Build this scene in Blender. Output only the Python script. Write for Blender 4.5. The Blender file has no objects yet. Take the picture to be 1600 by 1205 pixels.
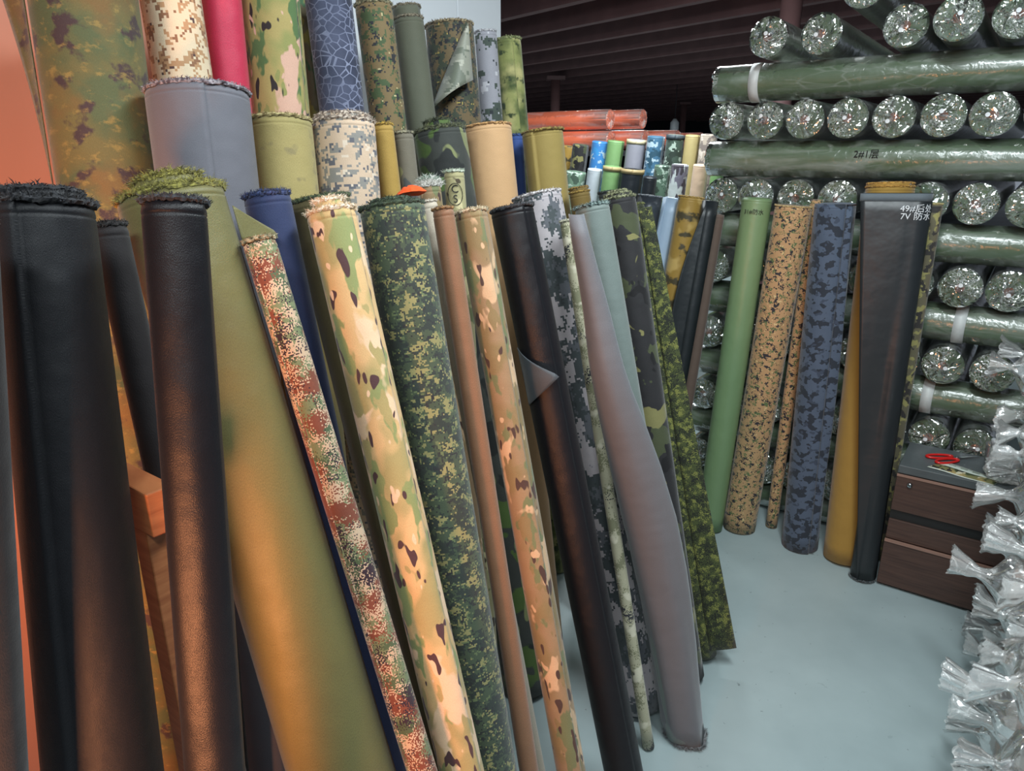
import bpy, bmesh, math, random
from mathutils import Vector, Matrix, noise
R0 = random.Random(7)
scene = bpy.context.scene
COL = scene.collection
# ---------------------------------------------------------------- camera, world, lights, exposure
F, PITCH, CAMZ = 1100.0, math.radians(18.2), 1.6
cam = bpy.data.cameras.new('camera'); cam_o = bpy.data.objects.new('camera', cam); COL.objects.link(cam_o)
cam.sensor_width = 36; cam.lens = 36*F/1600; cam.clip_start = .02; cam.clip_end = 100
cam_o.location = (0, 0, CAMZ); cam_o.rotation_euler = (math.pi/2-PITCH, 0, 0)
scene.camera = cam_o
U = Vector((.81, -.586, 0)).normalized(); W = Vector((-U.y, U.x, 0))     # across the aisle / along the aisle
def uw(u, w, z=0): return U*u + W*w + Vector((0, 0, z))
AISLE = math.atan2(U.y, U.x)                                             # rotation taking local x to U
wd = bpy.data.worlds.new('world'); scene.world = wd; wd.use_nodes = True
wd.node_tree.nodes['Background'].inputs[0].default_value = (.75, .85, 1, 1)
wd.node_tree.nodes['Background'].inputs[1].default_value = .2
def area(name, loc, aim, sx, sy, power, col, spread=180):
    l = bpy.data.lights.new(name, 'AREA'); l.shape = 'RECTANGLE'; l.size = sx; l.size_y = sy
    l.energy = power; l.color = col; l.spread = math.radians(spread)
    o = bpy.data.objects.new(name, l); COL.objects.link(o); o.location = loc
    d = (Vector(aim)-Vector(loc)).normalized()
    o.rotation_euler = d.to_track_quat('-Z', 'X').to_euler(); return o
area('tube_light_a', uw(-.1, 1.3, 2.75), uw(-.1, 1.3, 0)+Vector((.01, 0, 0)), .25, 1.3, 40, (.88, .97, 1))
area('tube_light_b', uw(.15, -.6, 2.75), uw(-.5, 1.6, .9), .25, 1.3, 26, (.88, .97, 1))
area('tube_light_c', uw(-1.9, 4.0, 2.7), uw(-2.2, 4.6, 0), .25, 1.3, 46, (.9, .97, 1))
area('hall_fill_light', (1.2, 9.5, 2.7), (1.2, 9.6, 0), .25, 1.3, 100, (.9, .97, 1))  # unseen fill light added in the hall to brighten the ceiling joists
area('warm_lamp', (-.66, -.18, .95), (-.66, 1.15, .95), .25, .3, 9.5, (1, .36, .14), 95)
scene.view_settings.view_transform = 'Standard'; scene.view_settings.look = 'None'
scene.view_settings.gamma = 1; scene.view_settings.use_curve_mapping = False
scene.view_settings.exposure = 0.5
# ---------------------------------------------------------------- materials
def lin(c):
    if isinstance(c, str): c = [int(c[i:i+2], 16) for i in (0, 2, 4)]
    return tuple((v/255/12.92 if v/255 <= .04045 else ((v/255+.055)/1.055)**2.4) for v in c[:3])+(1,)
class NT:
    def __init__(s, name):
        s.m = bpy.data.materials.new(name); s.m.use_nodes = True; s.t = s.m.node_tree; s.t.nodes.clear()
        s.out = s.n('ShaderNodeOutputMaterial')
    def n(s, ty, **kw):
        nd = s.t.nodes.new(ty)
        for k, v in kw.items():
            if k.startswith('_'): setattr(nd, k[1:], v)
            else: s.set(nd.inputs[int(k[1:]) if k[0] == 'i' and k[1:].isdigit() else k.replace('__', ' ')], v)
        return nd
    def set(s, inp, v):
        if isinstance(v, bpy.types.NodeSocket): s.t.links.new(v, inp)
        else: inp.default_value = v
    def math(s, op, a, b=0., c=None):
        nd = s.n('ShaderNodeMath', _operation=op, i0=a, i1=b)
        if c is not None: s.set(nd.inputs[2], c)
        return nd.outputs[0]
    def vmath(s, op, a, b): return s.n('ShaderNodeVectorMath', _operation=op, i0=a, i1=b).outputs[0]
    def mix(s, f, a, b, mode='MIX'):
        nd = s.n('ShaderNodeMix', _data_type='RGBA', _blend_type=mode)
        s.set(nd.inputs['Factor'], f); s.set(nd.inputs['A'], a) if False else None
        s.set(nd.inputs[6], a); s.set(nd.inputs[7], b); return nd.outputs[2]
    def noise(s, vec, scale, detail=2., rough=.5, dist=0.):
        nd = s.n('ShaderNodeTexNoise', Vector=vec, Scale=scale, Detail=detail, Roughness=rough, Distortion=dist)
        return nd.outputs[0]
    def uv(s): return s.n('ShaderNodeUVMap').outputs[0]
    def obj(s): return s.n('ShaderNodeTexCoord').outputs['Object']
    def bsdf(s, col, rough=.7, bump=None, bs=.2, bd=.002, **kw):
        p = s.n('ShaderNodeBsdfPrincipled')
        s.set(p.inputs['Base Color'], col); s.set(p.inputs['Roughness'], rough)
        for k, v in kw.items(): s.set(p.inputs[k.replace('__', ' ')], v)
        if bump is not None:
            b = s.n('ShaderNodeBump', Strength=bs, Distance=bd, Height=bump); s.set(p.inputs['Normal'], b.outputs[0])
        s.t.links.new(p.outputs[0], s.out.inputs[0]); return p
MATS = {}
def fabric(name, base, layers=(), rough=.72, sheen=.25, weave=.10, vinyl=False, fine=700, spec=.35):
    """woven cloth or coated vinyl with printed pattern; layers: dicts painted one over another in UV metres"""
    if name in MATS: return MATS[name]
    g = NT(name); uv = g.uv(); col = None
    off = g.n('ShaderNodeObjectInfo').outputs['Random']
    col = lin(base)
    for i, L in enumerate(layers):
        v = uv
        if L.get('pix'): v = g.vmath('SNAP', uv, (L['pix'],)*3)
        sx, sy = L.get('st', (1, 1))
        v = g.n('ShaderNodeMapping', Vector=v, Location=(13.7*(i+1)+L.get('seed', 0)*3.1, 7.3*i, 0), Scale=(sx, sy, 1)).outputs[0]
        if L.get('kind') == 'cells':
            nd = g.n('ShaderNodeTexVoronoi', _feature='DISTANCE_TO_EDGE', Vector=v, Scale=L['s'])
            val = g.math('LESS_THAN', nd.outputs[0], L['t'])
        else:
            val = g.noise(v, L['s'], L.get('d', 2.), L.get('r', .5), L.get('dist', 0.))
            if L.get('spk'):      # broken speckle at the pattern's border
                v2 = g.vmath('SNAP', uv, (L['spk'],)*3)
                val = g.math('ADD', val, g.math('MULTIPLY', g.math('SUBTRACT', g.noise(v2, 1/L['spk']*.9, 0.), .5), L.get('spa', .35)))
            so = L.get('soft', 0)
            if so: val = g.n('ShaderNodeMapRange', Value=val, From__Min=L['t']-so, From__Max=L['t']+so).outputs[0]
            else: val = g.math('GREATER_THAN', val, L['t'])
            if L.get('a'): val = g.math('MULTIPLY', val, L['a'])
        col = g.mix(val, col, lin(L['c']))
    fn = g.noise(g.n('ShaderNodeMapping', Vector=uv, Scale=(1, .45, 1)).outputs[0], fine, 2., .6)
    sh = g.n('ShaderNodeMapRange', Value=fn, From__Min=.3, From__Max=.7, To__Min=1-weave, To__Max=1+weave).outputs[0]
    hsv = g.n('ShaderNodeHueSaturation', Value=sh, Color=col)
    if vinyl:
        bump = g.noise(uv, 9, 3.)
        g.bsdf(hsv.outputs[0], rough, bump, .25, .02, **{'Specular__IOR__Level': .5})
    else:
        bump = g.math('ADD', g.math('MULTIPLY', g.noise(uv, 14, 2.), 8.), fn)
        g.bsdf(hsv.outputs[0], rough, bump, .35, .0016, Sheen__Weight=sheen, Sheen__Roughness=.45, Specular__IOR__Level=spec)
    MATS[name] = g.m; return g.m
def thread(name, c1, c2, sc=160):
    if name in MATS: return MATS[name]
    g = NT(name); o = g.obj()
    f = g.n('ShaderNodeMapRange', Value=g.noise(o, sc, 1.), From__Min=.38, From__Max=.62).outputs[0]
    g.bsdf(g.mix(f, lin(c1), lin(c2)), .8, Sheen__Weight=.2); MATS[name] = g.m; return g.m
def plain(name, c, rough=.6, metal=0., var=.12, sc=20, bs=.15, **kw):
    if name in MATS: return MATS[name]
    g = NT(name); o = g.obj(); nz = g.noise(o, sc, 4.)
    v = g.n('ShaderNodeMapRange', Value=nz, From__Min=.3, From__Max=.7, To__Min=1-var, To__Max=1+var).outputs[0]
    g.bsdf(g.n('ShaderNodeHueSaturation', Value=v, Color=lin(c)).outputs[0], rough, nz, bs, .003, Metallic=metal, **kw)
    MATS[name] = g.m; return g.m
def wood(name, c1, c2, rough=.45, st=(2, 30, 30)):
    if name in MATS: return MATS[name]
    g = NT(name); o = g.obj()
    v = g.n('ShaderNodeMapping', Vector=o, Scale=st).outputs[0]
    nz = g.noise(v, 2.2, 5., .6, .6)
    f = g.n('ShaderNodeMapRange', Value=nz, From__Min=.35, From__Max=.65).outputs[0]
    g.bsdf(g.mix(f, lin(c1), lin(c2)), rough, nz, .12, .001); MATS[name] = g.m; return g.m
def film(name, tint=(.9, .95, .93), haze=.08, fre=1.0, rough=.1, sc=26, bs=.6, base=.10, bd=.01, patch=0., pst=(1.2, 7, 7), crease=0., csc=30., cw=.02, cst=(1, 1, 1), cuv=False):
    """thin clear packing film: see-through, sharp glints, whitened crease lines"""
    if name in MATS: return MATS[name]
    g = NT(name); o = g.obj()
    n1 = g.noise(o, sc, 3., .5, 1.0)
    b = g.n('ShaderNodeBump', Strength=bs, Distance=bd, Height=n1)
    gl = g.n('ShaderNodeBsdfGlossy', Color=(1, 1, 1, 1), Roughness=rough, Normal=b.outputs[0])
    df = g.n('ShaderNodeBsdfDiffuse', Color=tint+(1,), Normal=b.outputs[0])
    tr = g.n('ShaderNodeBsdfTransparent', Color=(.97, .98, .975, 1))
    fr = g.n('ShaderNodeFresnel', IOR=1.5, Normal=b.outputs[0])
    f = g.math('MINIMUM', g.math('ADD', g.math('MULTIPLY', fr.outputs[0], fre), base), .85)
    hz = haze
    if crease:
        v = g.n('ShaderNodeMapping', Vector=g.uv() if cuv else o, Scale=cst).outputs[0]
        v = g.n('ShaderNodeMix', _data_type='VECTOR', i0=.06, i4=v, i5=g.n('ShaderNodeTexNoise', Vector=v, Scale=csc*.6).outputs[1]).outputs[1]
        vo = g.n('ShaderNodeTexVoronoi', _feature='DISTANCE_TO_EDGE', Vector=v, Scale=csc)
        line = g.n('ShaderNodeMapRange', Value=vo.outputs[0], From__Min=0., From__Max=cw, To__Min=1., To__Max=0.).outputs[0]
        brk = g.n('ShaderNodeMapRange', Value=g.noise(o, csc*.9, 1.), From__Min=.42, From__Max=.62).outputs[0]
        hz = g.math('ADD', g.math('MULTIPLY', g.math('MULTIPLY', line, brk), crease), haze)
    if patch:
        pn = g.noise(g.n('ShaderNodeMapping', Vector=o, Scale=pst).outputs[0], 2.2, 4., .6, .8)
        hz = g.math('ADD', g.math('MULTIPLY', g.n('ShaderNodeMapRange', Value=pn, From__Min=.48, From__Max=.7).outputs[0], patch), hz)
    m1 = g.n('ShaderNodeMixShader', Fac=hz, i1=tr.outputs[0], i2=df.outputs[0])
    m2 = g.n('ShaderNodeMixShader', Fac=f, i1=m1.outputs[0], i2=gl.outputs[0])
    g.t.links.new(m2.outputs[0], g.out.inputs[0]); MATS[name] = g.m; return g.m
# ---------------------------------------------------------------- object helpers
def link(name, me, mat=None, parent=None, smooth=True):
    o = bpy.data.objects.new(name, me); COL.objects.link(o)
    if mat is not None and not me.materials: me.materials.append(mat)
    if parent is not None: o.parent = parent
    return o
def pyd(name, vs, fs, uvs=None, smooth=True):
    me = bpy.data.meshes.new(name); me.from_pydata(vs, [], fs); 
    if uvs is not None:
        l = me.uv_layers.new(name='UVMap')
        l.data.foreach_set('uv', [c for f in uvs for p in f for c in p])
    me.polygons.foreach_set('use_smooth', [smooth]*len(me.polygons)); me.update(); return me
def tag(o, label, cat=None, group=None, kind=None):
    if label: o['label'] = label
    if cat: o['category'] = cat
    if group: o['group'] = group
    if kind: o['kind'] = kind
    return o
def empty(name, mat4): 
    o = bpy.data.objects.new(name, None); COL.objects.link(o); o.matrix_world = mat4; o.empty_display_size = .05; return o
def box_bm(x0, x1, y0, y1, z0, z1, bev=.0, seg=2):
    bm = bmesh.new(); bmesh.ops.create_cube(bm, size=1)
    for v in bm.verts: v.co = Vector(((x0+x1)/2+v.co.x*(x1-x0), (y0+y1)/2+v.co.y*(y1-y0), (z0+z1)/2+v.co.z*(z1-z0)))
    if bev: bmesh.ops.bevel(bm, geom=bm.edges[:], offset=bev, segments=seg, affect='EDGES', profile=.5)
    return bm
def bm_me(name, bm, smooth=False):
    me = bpy.data.meshes.new(name); bm.to_mesh(me); bm.free()
    me.polygons.foreach_set('use_smooth', [smooth]*len(me.polygons)); return me
def box(name, dims, mat, parent=None, bev=.0): return link(name, bm_me(name, box_bm(*dims, bev=bev)), mat, parent)
def tube_me(name, pts, r, seg=10, closed=False, rad=None):
    vs, fs = [], []; n = len(pts); pts = [Vector(p) for p in pts]
    up = Vector((.03, .05, 1)).normalized()
    for i, p in enumerate(pts):
        a = pts[(i-1) % n] if (closed or i) else p; b = pts[(i+1) % n] if (closed or i < n-1) else p
        d = (b-a).normalized(); s = d.cross(up)
        if s.length < 1e-3: s = d.cross(Vector((1, 0, 0)))
        s.normalize(); t = s.cross(d); rr = rad[i] if rad else r
        for k in range(seg):
            an = 2*math.pi*k/seg; vs.append(p+(s*math.cos(an)+t*math.sin(an))*rr)
    for i in range(n if closed else n-1):
        for k in range(seg):
            j = (i+1) % n; fs.append((i*seg+k, i*seg+(k+1) % seg, j*seg+(k+1) % seg, j*seg+k))
    if not closed: fs.append(tuple(range(seg))[::-1]); fs.append(tuple((n-1)*seg+k for k in range(seg)))
    return pyd(name, vs, fs)
def axis_frame(base, top):
    """origin at base, z along the axis, x turned to the camera, y to the photo's right"""
    b = Vector(base); z = (Vector(top)-b).normalized()
    x = Vector((0, 0, CAMZ))-(b+Vector(top))/2; x = (x-z*x.dot(z)).normalized(); y = z.cross(x)
    m = Matrix((x, y, z)).transposed().to_4x4(); m.translation = b; return m
def body_me(name, r, L, seam=1.0, step=.0025, rt=None, wob=.008, seed=0, ns=56, nz=22, groove=True, wall=False):
    """rolled cloth: spiral outline with the loose end's edge at angle seam, a stitched groove near the top"""
    vs, fs, uvs = [], [], []
    zs = [L*i/nz for i in range(nz)]
    if groove: zs = zs[:-1]+[L-.030, L-.021, L-.018, L-.0165, L-.015, L-.012, L]
    else: zs = zs+[L]
    ths = [seam+2*math.pi*i/ns for i in range(ns+1)]
    for z in zs:
        t = z/L; rr = r if rt is None else rt*t+r*(1-t)
        for i, th in enumerate(ths):
            q = i/ns
            c = Vector((math.cos(th)*1.7+seed*9.1, math.sin(th)*1.7, z*3.2))
            k = 1+wob*noise.noise(c)+wob*.6*noise.noise(c*2.7)
            rad = rr*k-step*(1-q)
            if groove and abs(z-(L-.0165)) < .001: rad -= .0011
            if groove and z == L: rad -= .0022
            vs.append((rad*math.cos(th), rad*math.sin(th), z))
    m = ns+1; nzv = len(zs)
    def uvp(i, j): return (r*ths[j], zs[i])
    for i in range(nzv-1):
        for j in range(ns):
            fs.append((i*m+j, i*m+j+1, (i+1)*m+j+1, (i+1)*m+j)); uvs.append((uvp(i, j), uvp(i, j+1), uvp(i+1, j+1), uvp(i+1, j)))
        fs.append((i*m+ns, i*m, (i+1)*m, (i+1)*m+ns)); uvs.append(((0, zs[i]),)*2+((0, zs[i+1]),)*2)
    # layered top: rings of cloth edges spiralling to the core; flat bottom
    rt_ = r if rt is None else rt
    prev = [(nzv-1)*m+j for j in range(m)]; rc = min(.02, rt_*.45)
    nr = max(3, int((rt_-rc)/.006)); rng = random.Random(seed+5)
    for k in range(1, nr+1):
        ring = []; f = 1-(1-rc/rt_)*k/nr; dz = (-.004 if k % 2 else .002)+rng.uniform(-.002, .002)
        for j, th in enumerate(ths):
            ring.append(len(vs)); vs.append((rt_*f*math.cos(th), rt_*f*math.sin(th), L+dz))
        for j in range(ns):
            fs.append((prev[j], prev[j+1], ring[j+1], ring[j])); uvs.append(((0, L), (.01, L), (.01, L+.01), (0, L+.01)))
        prev = ring
    ring = []
    for j, th in enumerate(ths):
        ring.append(len(vs)); vs.append((rc*math.cos(th), rc*math.sin(th), L-.06))
    for j in range(ns):
        fs.append((prev[j], prev[j+1], ring[j+1], ring[j])); uvs.append(((0, L),)*4)
    fs.append(tuple(ring[:ns])); uvs.append(((0, L),)*ns)
    fs.append(tuple(range(ns))[::-1]); uvs.append(((0, 0),)*ns)
    return pyd(name, vs, fs, uvs)
def fray_me(name, r, z0, n, ln, seed=0, spread=.35, thick=.0006, depth=.012, seam=0., inward=0.5):
    """frayed selvedge: a lumpy roll of loose yarn around the rim plus single fibres"""
    rng = random.Random(seed*31+3); vs, fs = [], []
    sg, sk = 90, 7
    for i in range(sg):
        th = 2*math.pi*i/sg
        for k in range(sk):
            a = 2*math.pi*k/sk
            rr = depth*.42*(1+.9*noise.noise(Vector((th*14, k*2.1, seed))))
            rad = r-depth*.35+rr*math.cos(a); vs.append((rad*math.cos(th), rad*math.sin(th), z0-.001+rr*.75*math.sin(a)+ln*.22*noise.noise(Vector((th*3, 5, seed)))))
    for i in range(sg):
        for k in range(sk):
            j = (i+1) % sg; fs.append((i*sk+k, j*sk+k, j*sk+(k+1) % sk, i*sk+(k+1) % sk))
    for i in range(int(n*1.4)):
        th = rng.uniform(0, 2*math.pi); rad = r-rng.random()**1.5*depth*(1+inward)
        er = Vector((math.cos(th), math.sin(th), 0)); et = Vector((-er.y, er.x, 0))
        p = er*rad+Vector((0, 0, z0+rng.uniform(-.004, .002)))
        d = (Vector((0, 0, 1))*rng.uniform(.15, 1)+er*rng.uniform(-spread, spread*1.6)+et*rng.uniform(-.9, .9)).normalized()
        l = ln*.8*rng.uniform(.35, 1.1); q = p+d*l*.55; d2 = (d+et*rng.uniform(-1.3, 1.3)+er*rng.uniform(-.5, .9)+Vector((0, 0, rng.uniform(-1.0, .3)))).normalized(); e = q+d2*l*.5
        s = d.cross(er); s = (s if s.length > .1 else et).normalized()*thick*rng.uniform(.6, 1.4)
        b = len(vs); vs += [p-s, p+s, q+s, q-s, e]; fs += [(b, b+1, b+2, b+3), (b+3, b+2, b+4)]
    return pyd(name, vs, fs, smooth=False)
def core_me(name, rc, L):
    vs, fs, n = [], [], 24
    for (rr, z) in ((rc, L-.06), (rc, L+.003), (rc-.004, L+.003), (rc-.004, L-.058)):
        for k in range(n): a = 2*math.pi*k/n; vs.append((rr*math.cos(a), rr*math.sin(a), z))
    for i in range(3):
        for k in range(n): fs.append((i*n+k, i*n+(k+1) % n, (i+1)*n+(k+1) % n, (i+1)*n+k))
    return pyd(name, vs, fs)
def sheet(name, grid, mat, parent, thick=.0012, uvscale=1.0, uv0=(0, 0)):
    """loose cloth: grid[i][j] of points in the roll's frame, closed to a real thickness"""
    ni, nj = len(grid), len(grid[0]); P = [[Vector(p) for p in row] for row in grid]
    nrm = [[None]*nj for _ in range(ni)]
    for i in range(ni):
        for j in range(nj):
            a = P[min(i+1, ni-1)][j]-P[max(i-1, 0)][j]; b = P[i][min(j+1, nj-1)]-P[i][max(j-1, 0)]
            c = a.cross(b); nrm[i][j] = c.normalized() if c.length > 1e-9 else Vector((1, 0, 0))
    vs = [P[i][j]+nrm[i][j]*thick/2 for i in range(ni) for j in range(nj)]+[P[i][j]-nrm[i][j]*thick/2 for i in range(ni) for j in range(nj)]
    N = ni*nj; fs = []; uvs = []
    uvi = lambda k: (uv0[0]+((P[(k % N)//nj][(k % N) % nj]-P[(k % N)//nj][0]).length)*uvscale, uv0[1]+P[(k % N)//nj][(k % N) % nj].z*uvscale)
    for i in range(ni-1):
        for j in range(nj-1):
            a, b, c, d = i*nj+j, i*nj+j+1, (i+1)*nj+j+1, (i+1)*nj+j
            fs.append((d, c, b, a)); fs.append((a+N, b+N, c+N, d+N))
    rim = [j for j in range(nj)]+[i*nj+nj-1 for i in range(1, ni)]+[(ni-1)*nj+j for j in range(nj-2, -1, -1)]+[i*nj for i in range(ni-2, 0, -1)]
    for k in range(len(rim)):
        a, b = rim[k], rim[(k+1) % len(rim)]; fs.append((a, b, b+N, a+N))
    uvs = [tuple(uvi(k) for k in f) for f in fs]
    return link(name, pyd(name, vs, fs, uvs), mat, parent)
# ---------------------------------------------------------------- pattern library
def D(c, s, t, **k): return dict(c=c, s=s, t=t, **k)
def pixel(name, base, cols, pix=.005, s=16, **k):
    return fabric(name, base, [D(c, s*m, t, pix=pix, d=3., r=.62, seed=i*5+len(name), st=st) for i, (c, t, m, st) in enumerate(cols)], **k)
def build_mats():
    fabric('black_nylon', '15161a', rough=.5, sheen=.06, weave=.7, fine=1100, spec=.35)
    fabric('black_twill', '101015', rough=.42, sheen=.04, weave=.3, fine=1100, spec=.35)
    fabric('black_brown', '171214', rough=.7)
    fabric('olive', '6c673d', rough=.5, sheen=.2, weave=.22, fine=800, spec=.45)
    fabric('navy', '2c3659', weave=.12); fabric('olive_brown', '5d5537', weave=.1)
    fabric('coyote', '866046', rough=.6, weave=.22, fine=900)
    fabric('pale_beige', 'b9ae9d'); fabric('grey_green', '6d7874', rough=.6); fabric('grey_mauve', '64666b', rough=.6, weave=.12, fine=1200)
    fabric('slate', '696971', rough=.6, weave=.14, fine=1200); fabric('khaki', 'a3945f', layers=[D('8a8455', 5, .5, soft=.12, a=.5), D('6f6650', 30, .66, soft=.05, a=.5)], weave=.12)
    fabric('mustard', 'a58642', weave=.14); fabric('tan', 'c79f74', weave=.08); fabric('blue_cloth', '354f8c'); fabric('mustard_olive', '98844a', weave=.1)
    fabric('crimson', 'c02c4c', rough=.5, weave=.16, spec=.4); fabric('dark_olive_grey', '5a5d4e'); fabric('ochre_dark', '6e5a2b')
    fabric('charcoal', '2c3032'); fabric('steel_grey', '3f464c', rough=.6)
    pixel('flecktarn_pink', 'd2b79a', [('7d8a62', .48, 1, (1, .8)), ('5b6a48', .53, 1.2, (1, .7)), ('8a4a33', .53, .9, (1, 1)), ('3d2c38', .66, .7, (1, 1))], pix=.0018, s=22, weave=.05)
    for L in (): pass
    fabric('flecktarn_pink2', 'c8ad90', [D(c, s, t, spk=.0022, spa=.55, d=2., seed=sd) for c, s, t, sd in (('76805c', 20, .48, 1), ('4f5f42', 24, .54, 2), ('7c4432', 18, .54, 3), ('33242f', 13, .61, 4))])
    def multi(name, base, olive, green, cream, brown, seed=0, worm=1.0):
        return fabric(name, base, [D(olive, 12, .53, soft=.05, seed=seed+1, st=(1, .7), d=2.), D(green, 20, .57, soft=.012, seed=seed+2, st=(1, .45), d=3.),
            D(cream, 14, .575, soft=.015, seed=seed+3, st=(1, .55), d=3., dist=.4), D(olive, 30, .63, soft=.01, seed=seed+4, st=(1, .45), d=2.),
            D(brown, 52*worm, .645, soft=.008, seed=seed+5, st=(1, .38), d=1.), D(cream, 46, .70, soft=.01, seed=seed+6, st=(1, .5), d=1.)], weave=.07)
    multi('arid_multicam', 'd6b07c', 'ab9a66', '8d945f', 'e6c4a0', '503638', 3)
    multi('brown_multicam', '937a5c', '85734f', '6f7450', 'c6a683', '4a3630', 9, .85)
    multi('light_multicam', 'a9985f', '8f8f55', '557044', 'd3a994', '2c2424', 21, .75)
    multi('grey_multicam', '766d57', '6b654d', '46694a', '918a4d', '575040', 31, .6)
    fabric('dark_digital', '465240', [D(c, s, t, pix=.003, d=4., r=.8, seed=sd, st=(1, 1.25)) for c, s, t, sd in (('8f8a5c', 26, .53, 1), ('333b37', 22, .52, 2), ('2f3032', 60, .58, 3), ('667350', 50, .59, 4))], weave=.06)
    fabric('grey_digital', '5a5d63', [D(c, s, t, pix=.005, d=4., r=.72, seed=sd, st=(1, .7)) for c, s, t, sd in (('41484a', 14, .47, 1), ('a9a2a5', 12, .515, 2), ('383d40', 44, .60, 3), ('8d8a90', 44, .64, 5))], weave=.06)
    fabric('lichen', 'a9a58c', [D('7c7c62', 16, .53, spk=.003, seed=2), D('36363a', 12, .63, spk=.003, seed=5), D('c9c4ae', 20, .60, soft=.03, seed=8)])
    fabric('dark_woodland', '262527', [D('454b33', 10, .56, soft=.006, seed=1, d=3.), D('7e7a4e', 9, .585, soft=.006, seed=4, d=3., dist=.5), D('151416', 14, .62, soft=.005, seed=7, d=2., st=(1, .7))])
    fabric('green_flecktarn', '434a27', [D(c, s, t, spk=.0024, spa=.6, seed=sd) for c, s, t, sd in (('282d1d', 40, .50, 1), ('75773c', 52, .57, 2), ('1d2018', 24, .60, 3))])
    fabric('acu', 'cbb299', [D(c, s, t, pix=.005, d=4., r=.75, seed=sd, st=(.8, 1.2)) for c, s, t, sd in (('8a8781', 32, .52, 1), ('63636a', 42, .57, 2), ('d9c8b4', 40, .60, 3))], weave=.06)
    fabric('grey_leaf', '6d6759', [D('8e8d63', 9, .58, soft=.01, seed=2, d=2.), D('4a4d4d', 14, .62, soft=.01, seed=4)])
    fabric('tropic', '3a3d39', [D('4d6331', 9, .53, soft=.01, seed=1, d=2., dist=.5), D('7d8258', 13, .60, soft=.008, seed=3, d=1., st=(1, .5)), D('232625', 10, .60, soft=.01, seed=6, d=2.)])
    fabric('desert_digital', 'dcc8a9', [D(c, s, t, pix=.0048, d=4., r=.75, seed=sd, st=(.9, 1)) for c, s, t, sd in (('b58d67', 28, .53, 1), ('8c6449', 36, .58, 2), ('57423f', 44, .63, 3))], weave=.05)
    fabric('moss_print', '66613a', [D('4e5a3c', 7, .52, soft=.05, seed=1, d=4.), D('6e5a35', 8, .55, soft=.06, seed=2, d=4.), D('3f3234', 17, .59, soft=.03, seed=3, d=4., r=.55), D('8f7d45', 34, .60, soft=.05, seed=5, d=6., r=.65, st=(1, 1.5), a=.7)], sheen=.2)
    fabric('reptile_print', '3c4258', [D('23283a', 5, .52, soft=.12, seed=1), D('8288a0', 42, .05, kind='cells', seed=2, st=(1, 1.3)), D('9aa0b6', 90, .06, kind='cells', seed=9, st=(1, .7)) if False else D('3c4258', 6, .57, soft=.08, seed=4, a=.8), D('5a6079', 9, .55, soft=.12, seed=6, a=.7)])
    fabric('marpat', '7d6b4a', [D(c, s, t, pix=.004, d=4., r=.75, seed=sd) for c, s, t, sd in (('4b5c3d', 26, .525, 1), ('2d2f33', 38, .575, 2), ('c3b688', 50, .64, 3))], weave=.06)
    fabric('marpat_dark', '695a40', [D(c, s, t, pix=.004, d=4., r=.75, seed=sd) for c, s, t, sd in (('3d4437', 24, .50, 4), ('26282c', 34, .55, 5), ('a08f4f', 40, .63, 6))], weave=.06)
    fabric('pale_digital', '9a9aa2', [D(c, s, t, pix=.006, d=3., r=.6, seed=sd) for c, s, t, sd in (('455049', 12, .55, 1), ('c2c2c8', 15, .58, 2), ('30363a', 34, .64, 3))])
    fabric('foliage_smudge', '8c9157', [D('46542f', 9, .50, soft=.09, seed=1, d=4.), D('b7b078', 8, .57, soft=.07, seed=3, d=4.), D('36432a', 26, .62, soft=.04, seed=5, d=3.)])
    fabric('cream_camo', 'a39c74', [D('6d7450', 12, .55, soft=.01, seed=1), D('4a4030', 20, .63, soft=.01, seed=4), D('c9bd92', 14, .60, soft=.01, seed=6)])
    # coated cloth leaning on the wrapped stack
    fabric('green_vinyl', '728c64', rough=.42, vinyl=True, weave=.03)
    fabric('jungle_digital', 'b08e66', [D(c, s, t, pix=.003, d=4., r=.75, seed=sd) for c, s, t, sd in (('5a6a45', 44, .56, 1), ('2b2b30', 42, .555, 2), ('cdb987', 56, .62, 3))], weave=.05)
    fabric('navy_camo', '4b596c', [D('272f3a', 26, .53, soft=.004, seed=2, d=2., st=(1, 1.2)), D('3a4556', 40, .63, soft=.004, seed=5, d=1.)], weave=.06)
    fabric('ochre_cloth', '9d7b38', rough=.75, weave=.06)
    fabric('black_vinyl', '23282b', rough=.42, vinyl=True, weave=.04)
    fabric('olive_net', '6f6953', [D('a29b63', 30, .55, soft=.01, pix=.003, seed=3), D('3d3a38', 26, .55, pix=.003, seed=6)])
    fabric('grey_vinyl', '3b4047', rough=.35, vinyl=True, weave=.03); fabric('ice_blue', 'a9bfd6', rough=.4, vinyl=True, weave=.02)
    fabric('gold_camo', 'a5843f', [D('4d4530', 14, .57, soft=.03, seed=2, d=3., st=(1, 1.3)), D('c7a763', 10, .58, soft=.04, seed=5)], rough=.45)
    fabric('brown_cloth', '6b5a50')
build_mats()
m_core = plain('cardboard', '8a6a4a', .85)
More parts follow.
